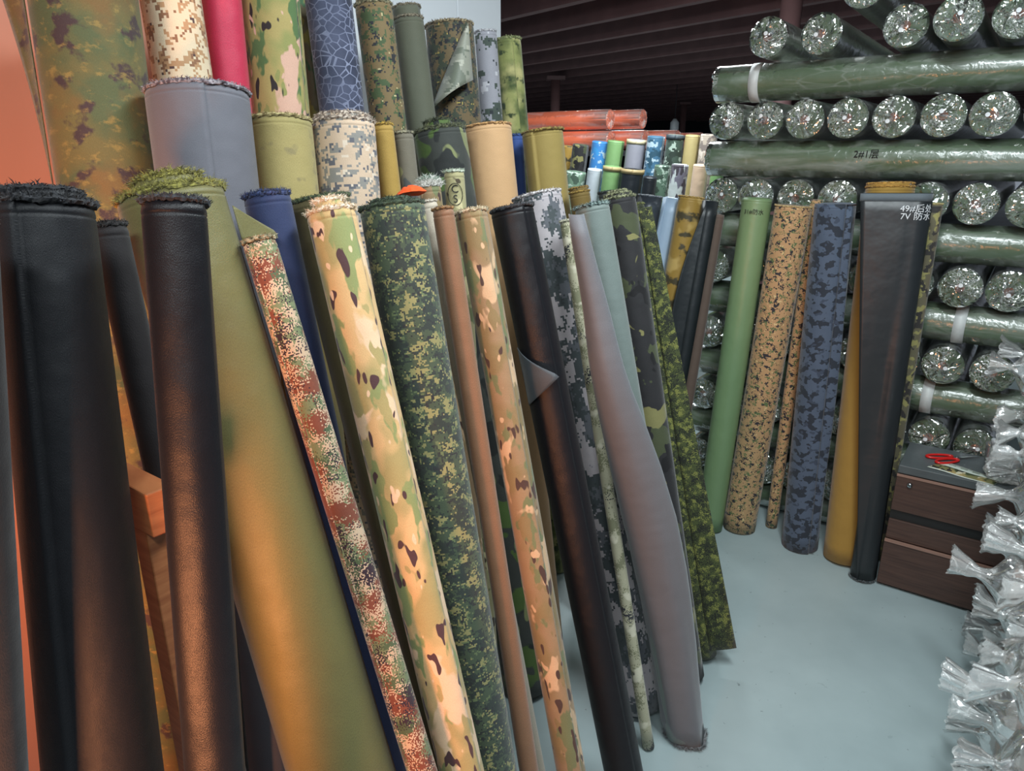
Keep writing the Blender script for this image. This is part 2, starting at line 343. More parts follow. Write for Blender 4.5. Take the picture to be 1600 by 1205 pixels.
# ---------------------------------------------------------------- room
g = NT('painted_concrete'); o_ = g.obj()
n1 = g.noise(o_, 1.3, 5., .6); n2 = g.noise(o_, 14, 4., .6); n3 = g.noise(o_, 55, 2.)
c_ = g.mix(g.n('ShaderNodeMapRange', Value=n1, From__Min=.35, From__Max=.65).outputs[0], lin('8f9ea0'), lin('a3b2b3'))
c_ = g.mix(g.math('MULTIPLY', g.math('GREATER_THAN', n2, .68), .35), c_, lin('7c8a8c'))
c_ = g.mix(g.math('MULTIPLY', g.math('GREATER_THAN', n3, .74), .6), c_, lin('5c6566'))
g.bsdf(c_, .42, n2, .12, .004); m_floor = g.m
g = NT('white_panel'); g.bsdf(lin('e4e9ee'), .3, g.noise(g.obj(), 3, 2.), .05, .01); m_panel = g.m
g = NT('warm_glow_panel'); g.bsdf(lin('b98069'), .35, g.noise(g.obj(), 3, 2.), .05, .01); m_warm_glow = g.m  # white panels near the warm lamp, its orange glow put into their colour
m_joist = plain('maroon_steel', '7f5f5e', .6, sc=4); m_deck = plain('dark_deck', '46464d', .8, sc=3); m_dark = plain('far_wall_paint', '26262a', .9, sc=2)
JA = Vector((-.614, .79, 0)).normalized(); JN = Vector((.79, .614, 0)).normalized()
def grid_plane(name, pts, mat, kind='structure', th=.05):
    vs = [Vector(p) for p in pts]; nrm = (vs[1]-vs[0]).cross(vs[2]-vs[0]).normalized()*th
    v2 = [v-nrm for v in vs]; n = len(vs)
    fs = [tuple(range(n)), tuple(range(2*n-1, n-1, -1))]+[(i, i+n, (i+1) % n+n, (i+1) % n) for i in range(n)]
    o = link(name, pyd(name, vs+v2, fs, smooth=False), mat); o['kind'] = kind; return o
grid_plane('floor', [(-16, -4, 0), (20, -4, 0), (20, 32, 0), (-16, 32, 0)], m_floor)
ceil = grid_plane('ceiling', [(-16, -4, 3.14), (-16, 32, 3.14), (20, 32, 3.14), (20, -4, 3.14)], m_deck)
me = bm_me('joist', box_bm(-9, 24, -.05, .05, 0, .22))
for k in range(-2, 27):
    nn = 5.7+.86*(k-2)
    o = link('joist', me, m_joist, ceil); p = JN*nn+JA*0; o.location = (p.x, p.y, 2.9); o.rotation_euler = (0, 0, math.atan2(JA.y, JA.x))
grid_plane('wall_back', [(-16, 31.5, 0), (20, 31.5, 0), (20, 31.5, 3.14), (-16, 31.5, 3.14)], m_dark, th=.1)
# white sandwich-panel partition behind the roll racks, its free end beside the dark hall
WL = -1.79; T_END = 2.99
w_end = Vector((-.0105*T_END, T_END, 0)).dot(W)
wl = bpy.data.objects.new('wall_left', None); COL.objects.link(wl); wl.matrix_world = Matrix.Translation(uw(WL, 0)) @ Matrix.Rotation(AISLE, 4, 'Z'); wl['kind'] = 'structure'
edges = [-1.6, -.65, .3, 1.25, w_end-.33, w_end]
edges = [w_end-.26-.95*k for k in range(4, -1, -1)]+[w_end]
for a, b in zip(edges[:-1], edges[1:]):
    box('wall_panel', (-.075, 0, a+.0015, b-.0015, 0, 3.0), m_panel if b > 1.3 else m_warm_glow, wl, bev=.003)
# ---------------------------------------------------------------- cloth rolls leaning in three rows on the left
TAB = {
 'Fm':((-0.564,0.337),(-0.516,0.664,1.542),0.0354),
 'F0':((-0.471,0.498),(-0.522,0.809,1.548),0.0535),
 'E2':((-0.527,0.943),(-0.540,1.100,1.165),0.0450),
 'F0b':((-0.356,0.763),(-0.548,0.973,1.509),0.0251),
 'F1':((-0.331,0.462),(-0.374,0.805,1.550),0.0369),
 'F2':((-0.152,0.844),(-0.511,1.092,1.541),0.0792),
 'F3':((0.004,0.840),(-0.385,1.086,1.476),0.0263),
 'F4':((-0.180,1.042),(-0.417,1.235,1.534),0.0402),
 'F5':((-0.065,1.185),(-0.364,1.368,1.519),0.0602),
 'F6':((0.015,0.922),(-0.304,1.212,1.509),0.0429),
 'F7':((0.007,1.075),(-0.222,1.337,1.509),0.0614),
 'F7b':((0.088,1.346),(-0.182,1.567,1.503),0.0207),
 'F8':((0.082,1.151),(-0.136,1.416,1.499),0.0225),
 'F9':((0.183,1.196),(-0.084,1.481,1.489),0.0354),
 'F10':((0.308,1.337),(0.000,1.612,1.486),0.0513),
 'F11':((0.394,1.724),(0.066,1.979,1.494),0.0696),
 'F11b':((0.387,1.573),(0.138,1.850,1.437),0.0197),
 'F12':((0.491,1.610),(0.206,1.880,1.472),0.0465),
 'F12b':((0.462,1.525),(0.147,1.729,1.463),0.0230),
 'F13':((0.566,1.851),(0.310,2.125,1.477),0.0524),
 'F14':((0.641,1.950),(0.378,2.312,1.443),0.0449),
 'F15':((0.448,2.058),(0.208,2.260,1.489),0.0337),
 'F16':((0.544,2.130),(0.295,2.302,1.486),0.0303),
 'F17':((-0.030,1.463),(-0.192,1.701,1.530),0.0268),
 'F18':((-0.050,1.605),(-0.144,1.814,1.559),0.0268),
 'M1':((-0.466,1.099),(-0.567,1.373,1.705),0.0913),
 'M2':((-0.372,1.265),(-0.485,1.558,1.664),0.0704),
 'M3':((-0.290,1.404),(-0.369,1.641,1.665),0.0699),
 'M4':((-0.144,1.540),(-0.303,1.747,1.665),0.0268),
 'M5':((-0.103,1.581),(-0.264,1.804,1.648),0.0262),
 'M6':((0.050,1.802),(-0.197,2.033,1.659),0.0730),
 'M7':((0.104,2.001),(-0.075,2.193,1.676),0.0749),
 'M8':((0.134,2.233),(0.013,2.468,1.658),0.0254),
 'M9':((0.299,2.201),(0.097,2.370,1.669),0.0689),
 'B0':((-0.690,1.172),(-0.758,1.402,1.949),0.0889),
 'B1':((-0.556,1.400),(-0.685,1.582,1.961),0.0600),
 'B2':((-0.590,1.512),(-0.629,1.707,1.978),0.0438),
 'B3':((-0.495,1.621),(-0.549,1.799,1.985),0.0686),
 'B3b':((-0.444,1.801),(-0.543,2.034,2.021),0.0327),
 'B4':((-0.308,1.808),(-0.452,1.933,1.986),0.0585),
 'B5':((-0.191,1.967),(-0.373,2.116,1.980),0.0516),
 'B6':((-0.081,2.063),(-0.300,2.253,1.969),0.0460),
 'B7':((-0.046,2.238),(-0.191,2.373,1.971),0.0758),
 'B8':((0.054,2.421),(-0.088,2.565,1.982),0.0379),
 'B9':((0.184,2.480),(-0.015,2.632,1.968),0.0477),
}
def PX(p):
    d = Vector(p)-Vector((0, 0, CAMZ)); z = d.y*math.cos(PITCH)-d.z*math.sin(PITCH); yy = d.y*math.sin(PITCH)+d.z*math.cos(PITCH)
    return (800+F*d.x/z, 602.5-F*yy/z)
def roll(name, base, top, r, mat, label, cat='fabric roll', fray=None, seam=2.4, step=.0025, tele=(), rb=None, group=None, seed=1, core=True, wob=.008, groove=True, ns=56):
    base = Vector((base[0], base[1], 0)); top = Vector(top); ax = (top-base).normalized()
    rr = rb or r
    lift = rr*math.sqrt(max(0, 1-ax.z**2))/ax.z
    b2 = base+ax*(lift+.001); L = (top-b2).length
    e = empty(name, axis_frame(b2, top)); tag(e, label, cat, group)
    M = MATS[mat] if isinstance(mat, str) else mat
    link('body', body_me('body', rr, L, seam, step, r if rb else None, wob, seed, groove=groove, ns=ns), M, e)
    if core: link('core_tube', core_me('core_tube', min(.02, r*.45)-.001, L-.004), m_core, e)
    if fray:
        c1, c2, ln, n = fray
        link('frayed_edge', fray_me('frayed_edge', r, L, n, ln, seed, depth=min(.012, r*.3)), thread('yarn_%s_%s' % (c1, c2), c1, c2), e)
    for (fr, h, c1, c2, ln, n) in tele:
        il = link('inner_layers', body_me('inner_layers', r*fr, h+.02, 1., .002, None, .03, seed+3, groove=False, nz=4, ns=40), M, e); il.location = (0, 0, L-.02)
        fo = link('frayed_edge', fray_me('frayed_edge', r*fr, h+.02, n, ln, seed+9, depth=min(.014, r*fr*.5), spread=.7), thread('yarn_%s_%s' % (c1, c2), c1, c2), il)
    return e, L
SPEC = [
 ('Fm', 'black_brown', 'dark roll cut by the photo\'s left edge, only its lower side showing', dict(rb=1.3, fray=('0c0a0b', '201a1a', .010, 500))),  # guessed roll, added to fill the black edge and shade the rolls behind
 ('F0', 'black_nylon', 'broad black nylon fabric roll leaning at the photo\'s left edge', dict(rb=1.6, fray=('0d0d10', '2a2b30', .012, 1500), seam=-.55, step=.005, tele=[(.75, .012, '0d0d10', '26262c', .012, 700)])),
 ('F0b', 'black_brown', 'slim brown-black fabric roll tucked between the broad black roll and the olive roll', dict(fray=('0c0a0b', '201a1a', .010, 500))),
 ('E2', 'black_brown', 'short dark roll added to blacken the gap behind the wooden trestle frame', dict(fray=('0c0a0b', '1a1515', .008, 400))),  # made-up roll, its dark cloth stands in for the shade in the gap
 ('F1', 'black_twill', 'black twill fabric roll standing in front of the olive roll', dict(fray=('0e0e12', '2f3138', .010, 900), seam=1.0, step=.004)),
 ('F2', 'olive', 'thick plain olive fabric roll with golden frayed top', dict(rb=1.2, fray=('5f5a28', '9a9448', .018, 2200), tele=[(.62, .022, '5f5a28', 'a39b4c', .02, 1600)], seam=1.25, step=.004)),
 ('F3', 'flecktarn_pink2', 'slim pinkish speckled camouflage fabric roll, shortest of the front row', dict(fray=('4c5038', 'b7a888', .010, 500), seam=-.8)),
 ('F4', 'navy', 'plain navy blue fabric roll behind the olive roll', dict(fray=('141a33', '3a4a7a', .013, 1100))),
 ('F5', 'olive_brown', 'dull olive-brown fabric roll behind the cream camouflage roll', dict(fray=('22301c', '4e5836', .010, 1100))),
 ('F6', 'arid_multicam', 'sandy camouflage fabric roll with a cream frayed top', dict(fray=('c8a984', 'f0e2cc', .012, 900), tele=[(.62, .016, 'd8bd98', 'f4eadb', .014, 1300)], seam=.9)),
 ('F7', 'dark_digital', 'thick dark green pixel camouflage fabric roll in the front row', dict(fray=('1d2b1c', '3a4a34', .010, 1300), tele=[(.6, .010, '1d2b1c', '3a4a34', .011, 500)], seam=2.)),
 ('F7b', 'pale_beige', 'narrow pale beige fabric roll peeking out behind the dark pixel roll', dict(fray=('a89d8c', 'd4cabb', .006, 200))),
 ('F8', 'coyote', 'slim plain brown fabric roll in the front row', dict(fray=('6b4a2c', 'a8814f', .006, 260))),
 ('F9', 'brown_multicam', 'slim brown and cream camouflage fabric roll beside the black roll', dict(fray=('8f8264', 'd2c3a6', .010, 900), seam=.7)),
 ('F10', 'black_twill', 'black twill fabric roll with a turned-out grey corner at mid height', dict(fray=('101216', '30343a', .010, 1000), seam=.55, step=.004)),
 ('F11', 'grey_digital', 'grey pixel camouflage fabric roll with a whitish frayed rim', dict(fray=('7d7474', 'd9d4d4', .009, 1300), tele=[])),
 ('F11b', 'lichen', 'thin pale speckled camouflage roll, foot on the floor beside the grey roll', dict(fray=('8a8874', 'c7c4b0', .006, 200))),
 ('F12', 'grey_green', 'grey fabric roll with a loose outer wrap widening to the floor', dict(fray=('2b3a3a', '8fa39f', .014, 1300), seam=2.)),
 ('F13', 'dark_woodland', 'dark woodland camouflage fabric roll with khaki blotches', dict(fray=('45482f', '9d9f7a', .010, 900), tele=[(.78, .012, '45482f', '9d9f7a', .009, 800), (.55, .02, '45482f', '9d9f7a', .009, 600)])),
 ('F14', 'green_flecktarn', 'green speckled camouflage roll with a loose edge, last of the front row', dict(fray=('3a3f20', '6c7038', .007, 400))),
 ('F15', 'ochre_dark', 'ochre brown fabric roll whose layered top shows behind the grey roll', dict(fray=('6a4f1c', '9c8038', .006, 500), tele=[(.9, .012, '3a3018', '8a6c2c', .006, 400)])),
 ('F16', 'charcoal', 'charcoal fabric roll top just behind the woodland camouflage roll', dict(fray=('17191a', '3c4244', .008, 400))),
 ('F17', 'brown_multicam', 'small brown fabric roll with a bushy white and green fringe', dict(fray=('b9b6ae', 'f2efe8', .026, 900), tele=[(.7, .012, '5f8a72', 'eeeae4', .026, 500)])),
 ('F18', 'cream_camo', 'slim cream camouflage roll printed with a round letter mark', dict(fray=('9fb09a', 'd5d8c8', .010, 500))),
 ('M1', 'slate', 'thick slate grey fabric roll in the middle row', dict(fray=('4c4650', 'a09aa0', .010, 1500), seam=.12, step=.003)),
 ('M2', 'khaki', 'khaki fabric roll in the middle row', dict(fray=('7a6b40', 'b9ab78', .009, 1200), seam=-2.)),
 ('M3', 'acu', 'beige and grey pixel camouflage roll in the middle row', dict(fray=('6b5a50', 'd5c6b6', .014, 1500), tele=[(.85, .012, '6b5a50', 'cfc0b0', .012, 900)])),
 ('M4', 'mustard', 'slim mustard fabric roll in the middle row', dict(fray=('7c6224', 'b8963c', .008, 300))),
 ('M5', 'grey_leaf', 'slim grey-brown leaf print roll beside the mustard roll', dict(fray=('5b5648', '9c967c', .009, 350))),
 ('M6', 'tropic', 'dark green tropical leaf camouflage roll with bushy top', dict(fray=('262c1c', '6d7050', .016, 1600), tele=[(.55, .024, '1e2416', '4c5236', .014, 1300)])),
 ('M7', 'tan', 'plain tan fabric roll in the middle row', dict(fray=('8a6238', 'c79a62', .006, 700), seam=-2.2)),
 ('M8', 'blue_cloth', 'slim blue fabric roll between the tan and mustard olive rolls', dict(fray=('1f3060', '4666a8', .010, 300))),
 ('M9', 'mustard_olive', 'mustard olive fabric roll at the right end of the middle row', dict(fray=('5c4820', 'a08844', .008, 900), seam=-.5, step=.006)),
 ('B0', 'moss_print', 'tall mossy green and brown blotched roll near the coral lit wall', dict(fray=('5b5634', '8a7d48', .008, 600), seam=2.)),
 ('B1', 'desert_digital', 'tall desert pixel camouflage roll beside the red roll', dict(fray=('8c6f52', 'd8c2a2', .008, 500), seam=1.2)),
 ('B2', 'crimson', 'tall plain crimson red fabric roll', dict(fray=('80182e', 'c83a58', .006, 400))),
 ('B3', 'light_multicam', 'tall tan camouflage roll with pink and black marks', dict(fray=('6b6238', 'b0a468', .008, 500), seam=.95, step=.004)),
 ('B3b', 'grey_multicam', 'tall grey-brown camouflage roll squeezed beside the reptile print roll', dict(fray=('4a4436', '8a8060', .008, 300))),
 ('B4', 'reptile_print', 'tall blue-grey reptile scale print roll', dict(fray=('2c3042', '7a8098', .008, 500))),
 ('B5', 'marpat', 'green and brown pixel camouflage roll in the back row', dict(fray=('4a4a38', 'a39a78', .012, 900), tele=[(.9, .03, '4a4a38', 'a39a78', .01, 700)])),
 ('B6', 'dark_olive_grey', 'plain dark olive-grey roll in the back row', dict(fray=('4a4438', '8c8470', .009, 700), tele=[(.92, .03, '4a4438', '7c7460', .009, 500)])),
 ('B7', 'marpat_dark', 'dark brown pixel camouflage roll with its corner folded down', dict(fray=('4a4234', '9a8c6c', .010, 1100))),
 ('B8', 'pale_digital', 'pale grey pixel camouflage roll in the back row', dict(fray=('7c7c80', 'c8c8cc', .007, 400))),
 ('B9', 'foliage_smudge', 'smudged green foliage print roll at the right end of the back row', dict(fray=('5c6338', 'a4a878', .009, 700), seam=.35, step=.003)),
]
ROLLS = {}
for i, (k, mat, label, kw) in enumerate(SPEC):
    (b, t, r) = TAB[k]; r *= {'M8': .9, 'F16': .82, 'F11b': .88}.get(k, .978); kw = dict(kw)
    if 'rb' in kw: kw['rb'] *= r
    ROLLS[k] = roll('fabric_roll', b, t, r, mat, label, seed=i+2, **kw)
def along(k, y):   # height along the roll's axis that the photo shows at image row y
    e, L = ROLLS[k]; M = e.matrix_world; lo, hi = 0, L
    for _ in range(40):
        mid = (lo+hi)/2
        if PX(M @ Vector((0, 0, mid)))[1] > y: lo = mid
        else: hi = mid
    return lo
# loose ends and turned-out corners
def tang(k, seam, z0, z1, wfun, side=1, nz=16, nw=8, curl=0., lift=.001, mat=None, name='loose_end', r=None, out=0.):
    """sheet leaving the roll tangentially at angle seam, width wfun(t) along z, curling away by curl (rad per m)"""
    e, L = ROLLS[k]; rr = r or TAB[k][2]; grid = []
    for i in range(nz+1):
        t = i/nz; z = z0+(z1-z0)*t; w = max(wfun(t), .0005); row = []
        p = Vector((math.cos(seam), math.sin(seam), 0))*(rr+lift); d = Vector((-math.sin(seam), math.cos(seam), 0))*side; nn = Vector((math.cos(seam), math.sin(seam), 0))
        a = out
        for j in range(nw+1):
            row.append((p.x, p.y, z)); dd = d*math.cos(a)+nn*math.sin(a); p = p+dd*(w/nw); a += curl*w/nw
        grid.append(row)
    return sheet(name, grid, mat or MATS[[s for s in SPEC if s[0] == k][0][1]], e)
L = ROLLS['B0'][1]; tang('B0', -1.5, along('B0', 320), L-.01, lambda t: .02+.10*t, side=-1, curl=9, out=-.1)
L = ROLLS['F14'][1]; tang('F14', .55, .03, L-.02, lambda t: .085-.045*t, side=1, curl=-6, out=.75, nz=20)
z = along('F10', 625); z2 = along('F10', 535); tang('F10', -1.25, z, z2, lambda t: .115*(1-abs(t-.45)/.55) if t > .45 else .115*(t/.45)**.8, side=1, curl=-15, out=.15, mat=MATS['steel_grey'], name='turned_corner')
L = ROLLS['F2'][1]; tang('F2', 1.5, L-.085, L-.03, lambda t: .075*min(1, (1-t)*1.25), side=1, curl=2, out=.75, nz=8, name='turned_corner')
e, L = ROLLS['B7']; rb = TAB['B7'][2]; grid = []
for i in range(13):
    t = i/12; row = []
    for j in range(11):
        s = j/10                                   # triangle: apex at the top right, wide curved hem below
        y = rb*.75-(1-t)**.9*rb*1.75*s*1.0; zz = L-.012-(1-t)*(.16+.075*s)
        x = rb*.78+.014+.055*math.sin(math.pi*min(1, s*1.0))*(1-t)+.012*(1-t)
        row.append((x, y, zz))
    grid.append(row)
sheet('turned_corner', grid, MATS['foliage_smudge'] if False else fabric('marpat_reverse', '8f9184', [D('6d7366', 18, .54, pix=.006, d=3., seed=2), D('a9a99a', 22, .6, pix=.006, d=3., seed=4)], weave=.1, rough=.5), e)
# the grey roll's loose outer wrap: a cone of cloth hanging in front of the roll down to the floor
e, L = ROLLS['F12']; Mi = e.matrix_world.inverted()
WRAP = [(0.142, 1.688, 1.466, 0.019), (0.154, 1.682, 1.408, 0.024), (0.169, 1.68, 1.349, 0.027), (0.184, 1.677, 1.289, 0.031), (0.199, 1.673, 1.228, 0.035), (0.212, 1.668, 1.165, 0.04), (0.226, 1.662, 1.102, 0.045), (0.245, 1.663, 1.036, 0.051), (0.267, 1.666, 0.967, 0.059), (0.29, 1.67, 0.896, 0.065), (0.313, 1.674, 0.823, 0.071), (0.335, 1.675, 0.749, 0.074), (0.357, 1.677, 0.673, 0.078), (0.377, 1.674, 0.598, 0.077), (0.396, 1.671, 0.52, 0.077), (0.413, 1.665, 0.444, 0.074), (0.429, 1.657, 0.367, 0.071), (0.445, 1.649, 0.289, 0.068), (0.457, 1.636, 0.213, 0.066), (0.469, 1.622, 0.137, 0.063), (0.48, 1.608, 0.06, 0.061), (0.494, 1.605, -0.028, 0.059)]   # centre and half width of the wrap, top to floor
grid = []
for i, (cx, cy, cz, h) in enumerate(WRAP[::-1]):
    t = i/(len(WRAP)-1); row = []
    for j in range(25):
        th = -2.0+4.0*j/24; k = 1+.05*math.sin(th*3+t*4)*(1-t)+.03*noise.noise(Vector((th*2, t*5, 3)))
        d = min(h, .030+h*.30); wv = .008*math.sin(th*5+1)*(1-t)**4
        row.append(Mi @ Vector((cx+.009+h*k*.93*math.sin(th)+.005*math.sin(th*4+t*6)*(1-t), cy-d*k*math.cos(th)+.01, max(cz+wv, .004))))
    grid.append(row)
c_bot = Mi @ Vector(WRAP[-1][:3])
ow = sheet('loose_wrap', grid, MATS['grey_mauve'], e, thick=.0016)
ol, LL = e, L
# fringe on the floor end of the grey wrap
vs, fs = [], []; rng = random.Random(4); Mw = e.matrix_world
for i in range(900):
    j = rng.random()*23.99; a_, b_ = Vector(grid[0][int(j)]), Vector(grid[0][int(j)+1]); pw = Mw @ a_.lerp(b_, j % 1); pw.z = rng.uniform(.003, .012)
    cw_ = Vector(WRAP[-1][:3]); d = Vector((pw.x-cw_.x, pw.y-cw_.y, 0)).normalized(); q = pw+d*rng.uniform(.002, .013)+Vector((rng.uniform(-.005, .005), rng.uniform(-.005, .005), rng.uniform(-.002, .006))); q.z = max(q.z, .001)
    s = Vector((-d.y, d.x, 0))*.0009; b = len(vs); vs += [Mi @ (pw-s), Mi @ (pw+s), Mi @ q]; fs.append((b, b+1, b+2))
link('frayed_hem', pyd('frayed_hem', vs, fs, smooth=False), thread('yarn_grey_hem', '4c5052', '85898c'), ow)
# adhesive label low on the broad black roll
e, L = ROLLS['F0']; r = TAB['F0'][2]; zt = along('F0', 1172); grid = []
for i in range(3):
    grid.append([((r+.0015)*math.cos(-.9+1.5*j/14), (r+.0015)*math.sin(-.9+1.5*j/14), zt-.008+.008*i) for j in range(15)])
sheet('paper_label', grid, plain('label_paper', '7d6a5c', .3), e, thick=.0006)
# round letter mark on the cream camouflage roll
def text_me(name, body, size, r=None, ext=.0002):
    cu = bpy.data.curves.new(name, 'FONT'); cu.body = body; cu.size = size; cu.align_x = 'CENTER'; cu.align_y = 'CENTER'; cu.extrude = ext; cu.space_line = .9
    t = bpy.data.objects.new(name, cu); COL.objects.link(t); dg = bpy.context.evaluated_depsgraph_get(); dg.update()
    me = bpy.data.meshes.new_from_object(t.evaluated_get(dg)); bpy.data.objects.remove(t); bpy.data.curves.remove(cu)
    if r:      # lay the letters on a cylinder about z, facing +x
        for v in me.vertices:
            a = v.co.x/r; d = r+.0006+v.co.z; v.co = Vector((d*math.cos(a), d*math.sin(a), v.co.y))
    else:
        for v in me.vertices: v.co = Vector((v.co.z, v.co.x, v.co.y))
    return me
m_ink = plain('black_ink', '1c1c1c', .7); m_chalk = plain('white_marker', 'd4d9dc', .7)
e, L = ROLLS['F18']; r = TAB['F18'][2]
o = link('printed_mark', text_me('printed_mark', 'C\nS', .026, r), m_ink, e); o.location = (0, 0, along('F18', 305))
pts = [((r+.0008)*math.cos(.019*math.cos(a)/r), (r+.0008)*math.sin(.019*math.cos(a)/r), .026*math.sin(a)) for a in [2*math.pi*k/28 for k in range(28)]]
o = link('printed_ring', tube_me('printed_ring', pts, .0008, 5, True), m_ink, e); o.location = (0, 0, along('F18', 305))
# orange cloth remnant lying on top of the dark pixel roll
e, L = ROLLS['F7']; M = e.matrix_world
c = M @ Vector((-.03, .04, L+.0215))
vs, fs = [], []
for i in range(9):
    for j in range(13):
        a = 2*math.pi*j/12; rr = .030*i/8; p = Vector((rr*1.3*math.cos(a), rr*math.sin(a), .014*(1-(i/8)**2)+.004*noise.noise(Vector((i*.7, math.cos(a)*2, math.sin(a)*2)))))
        vs.append(p)
for i in range(8):
    for j in range(12): fs.append((i*13+j, i*13+j+1, (i+1)*13+j+1, (i+1)*13+j))
fs.append(tuple(8*13+j for j in range(12))[::-1])
o = link('cloth_remnant', pyd('cloth_remnant', vs, fs), plain('orange_fleece', 'e8541a', .9, bs=.5, sc=150)); o.matrix_world = Matrix.Translation(c) @ M.to_3x3().to_4x4()
tag(o, 'bright orange cloth scrap lying on the dark pixel camouflage roll', 'cloth scrap')
# wooden trestle the left rolls lean on
m_wood = wood('pale_wood', '8a4f2c', 'a5683f', .55, (4, 4, 40))
e = empty('wooden_trestle', Matrix.Translation(uw(-.97, .383)) @ Matrix.Rotation(AISLE, 4, 'Z')); tag(e, 'plain wooden trestle frame standing between the broad black roll and the black twill roll', 'wooden frame')
box('top_rail', (-.17, .155, -.018, .018, 1.145, 1.205), m_wood, e, .002)
box('leg', (.10, .135, -.017, .017, 0, 1.145), m_wood, e, .002); box('leg', (-.15, -.115, -.017, .017, 0, 1.145), m_wood, e, .002)
box('lower_rail', (-.115, .10, -.014, .014, .3, .34), m_wood, e, .002)
# ---------------------------------------------------------------- coated cloth rolls leaning on the wrapped stack
RT = {
 'R1':((0.884,2.807),(0.980,2.907,1.432),0.0588),
 'R2':((1.021,2.812),(1.102,2.837,1.407),0.0701),
 'R2b':((1.171,2.824),(1.203,2.870,1.429),0.0253),
 'R3':((1.238,2.660),(1.212,2.715,1.424),0.0766),
 'R4':((1.383,2.560),(1.387,2.681,1.486),0.0822),
 'R5':((1.391,2.419),(1.407,2.525,1.465),0.0466),
 'R6':((1.522,2.565),(1.525,2.612,1.431),0.0253),
 'G1':((0.478,3.295),(0.639,3.364,1.417),0.0562),
 'G2':((0.502,3.155),(0.712,3.212,1.414),0.0452),
 'G3':((0.587,3.007),(0.764,3.101,1.426),0.0545),
 'G4':((0.655,2.883),(0.825,3.020,1.413),0.0346),
 'G5':((0.759,3.030),(0.882,3.090,1.355),0.0274),
}
RS = [
 ('R1', 'green_vinyl', 'plain leaf green coated roll leaning on the wrapped stack', dict(seam=-2.2)),
 ('R2', 'jungle_digital', 'tan and green pixel camouflage roll beside the leaf green roll', dict(fray=('8a754c', 'c4ae7c', .004, 500), seam=2.)),
 ('R2b', 'jungle_digital', 'sliver of a tan pixel camouflage roll behind the blue camouflage roll', dict(seam=2.)),
 ('R3', 'navy_camo', 'blue and black camouflage roll standing on the floor', dict(seam=.5, step=.007)),
 ('R4', 'ochre_cloth', 'ochre fabric roll partly covered by the black coated sheet', dict(fray=('8a6424', 'b98d3e', .006, 1200), tele=[(.97, .012, '8a6424', 'bb9040', .006, 1200)], seam=2.)),
 ('R5', 'black_vinyl', 'black coated roll with a wide hanging sheet and white handwriting', dict(seam=-2.4, groove=False)),
 ('R6', 'olive_net', 'olive speckled camouflage roll just right of the black coated roll', dict(fray=('a0905c', 'c4b47c', .004, 200), seam=2.)),
 ('G1', 'grey_vinyl', 'dark grey coated roll behind the end of the front row', dict(seam=2., groove=False, fray=('5c6268', '868c92', .003, 200))),
 ('G2', 'ice_blue', 'pale ice blue coated roll with a slanting loose edge', dict(seam=2., groove=False)),
 ('G3', 'gold_camo', 'golden brown smudged camouflage roll beside the ice blue roll', dict(seam=2., fray=('8a6c34', 'c09c54', .004, 250))),
 ('G4', 'black_vinyl', 'black coated roll with a pointed loose sheet beside the golden camouflage roll', dict(seam=2., groove=False)),
 ('G5', 'brown_cloth', 'narrow brown cloth roll against the left end of the wrapped stack', dict(seam=2.)),
]
for i, (k, mat, label, kw) in enumerate(RS):
    b, t, r = RT[k]; TAB[k] = RT[k]; SPEC.append((k, mat, label, kw))
    ROLLS[k] = roll('coated_fabric_roll', b, t, r, mat, label, seed=70+i, **kw)
# black coated roll: flat sheet hanging off its left side over the ochre roll, written on with a white marker
e, L = ROLLS['R5']; r = RT['R5'][2]; grid = []
for i in range(25):
    t = i/24; z = .012+(L-.012+.006)*t; w = .158*t**1.02+.006
    row = []
    for j in range(17):
        s = j/16                                   # 0 = on the roll's right shoulder, then across the front to the loose edge
        if s < .4: th = 1.35-1.6*s/.4; p = ((r+.002)*math.cos(th), (r+.002)*math.sin(th))
        else:
            q = (s-.4)/.6; th = -.25; p = ((r+.002)*math.cos(th)+w*q*.13+.004*math.sin(t*9+q*2), (r+.002)*math.sin(th)-w*q)
        row.append((p[0], p[1], z))
    grid.append(row)
sh = sheet('hanging_sheet', grid, MATS['black_vinyl'], e, thick=.0015)
grid2 = [[(p[0]+.0014, p[1], L-.022+.026*i/2) for p in grid[-1]] for i in range(3)]
sheet('selvedge_band', grid2, fabric('grey_selvedge', '5c666c', rough=.7), sh, thick=.001)
tm = text_me('handwriting', '49#\u540e\u5904\n7V \u9632\u6c34', .029, None)
fd = Vector((.145*.13, -.145, 0)).normalized()
for v in tm.vertices:              # letters follow the sheet: round the roll on the right, flat to the left of it
    th = v.co.y/(r+.002)+.10; ex = .0034+v.co.x
    if th > -.25: p = Vector(((r+ex)*math.cos(th), (r+ex)*math.sin(th), 0))
    else: p = Vector(((r+ex)*math.cos(-.25), (r+ex)*math.sin(-.25), 0))+fd*((-.25-th)*(r+.002))+Vector((.004, 0, 0))
    v.co = Vector((p.x, p.y, v.co.z+L-.060))
link('handwriting', tm, m_chalk, sh)
vs, fs = [], []; rng = random.Random(8)
for i in range(420):
    th = rng.uniform(-1.6, 1.6); p = Vector((r*math.cos(th), r*math.sin(th), rng.uniform(.0, .008))); q = p+Vector((math.cos(th), math.sin(th), rng.uniform(-.4, .6)))*rng.uniform(.002, .006); s = Vector((-math.sin(th), math.cos(th), 0))*.0012
    b = len(vs); vs += [p-s, p+s, q]; fs.append((b, b+1, b+2))
link('frayed_hem', pyd('frayed_hem', vs, fs, smooth=False), thread('yarn_hem2', '5c6468', '8c9498'), e)
e, L = ROLLS['R1']; r = RT['R1'][2]
o = link('handwriting', text_me('handwriting', '31#\u9632\u6c34', .022, r+.0014), m_ink, e); o.location = (0, 0, L-.055); o.rotation_euler = (0, 0, -.1)
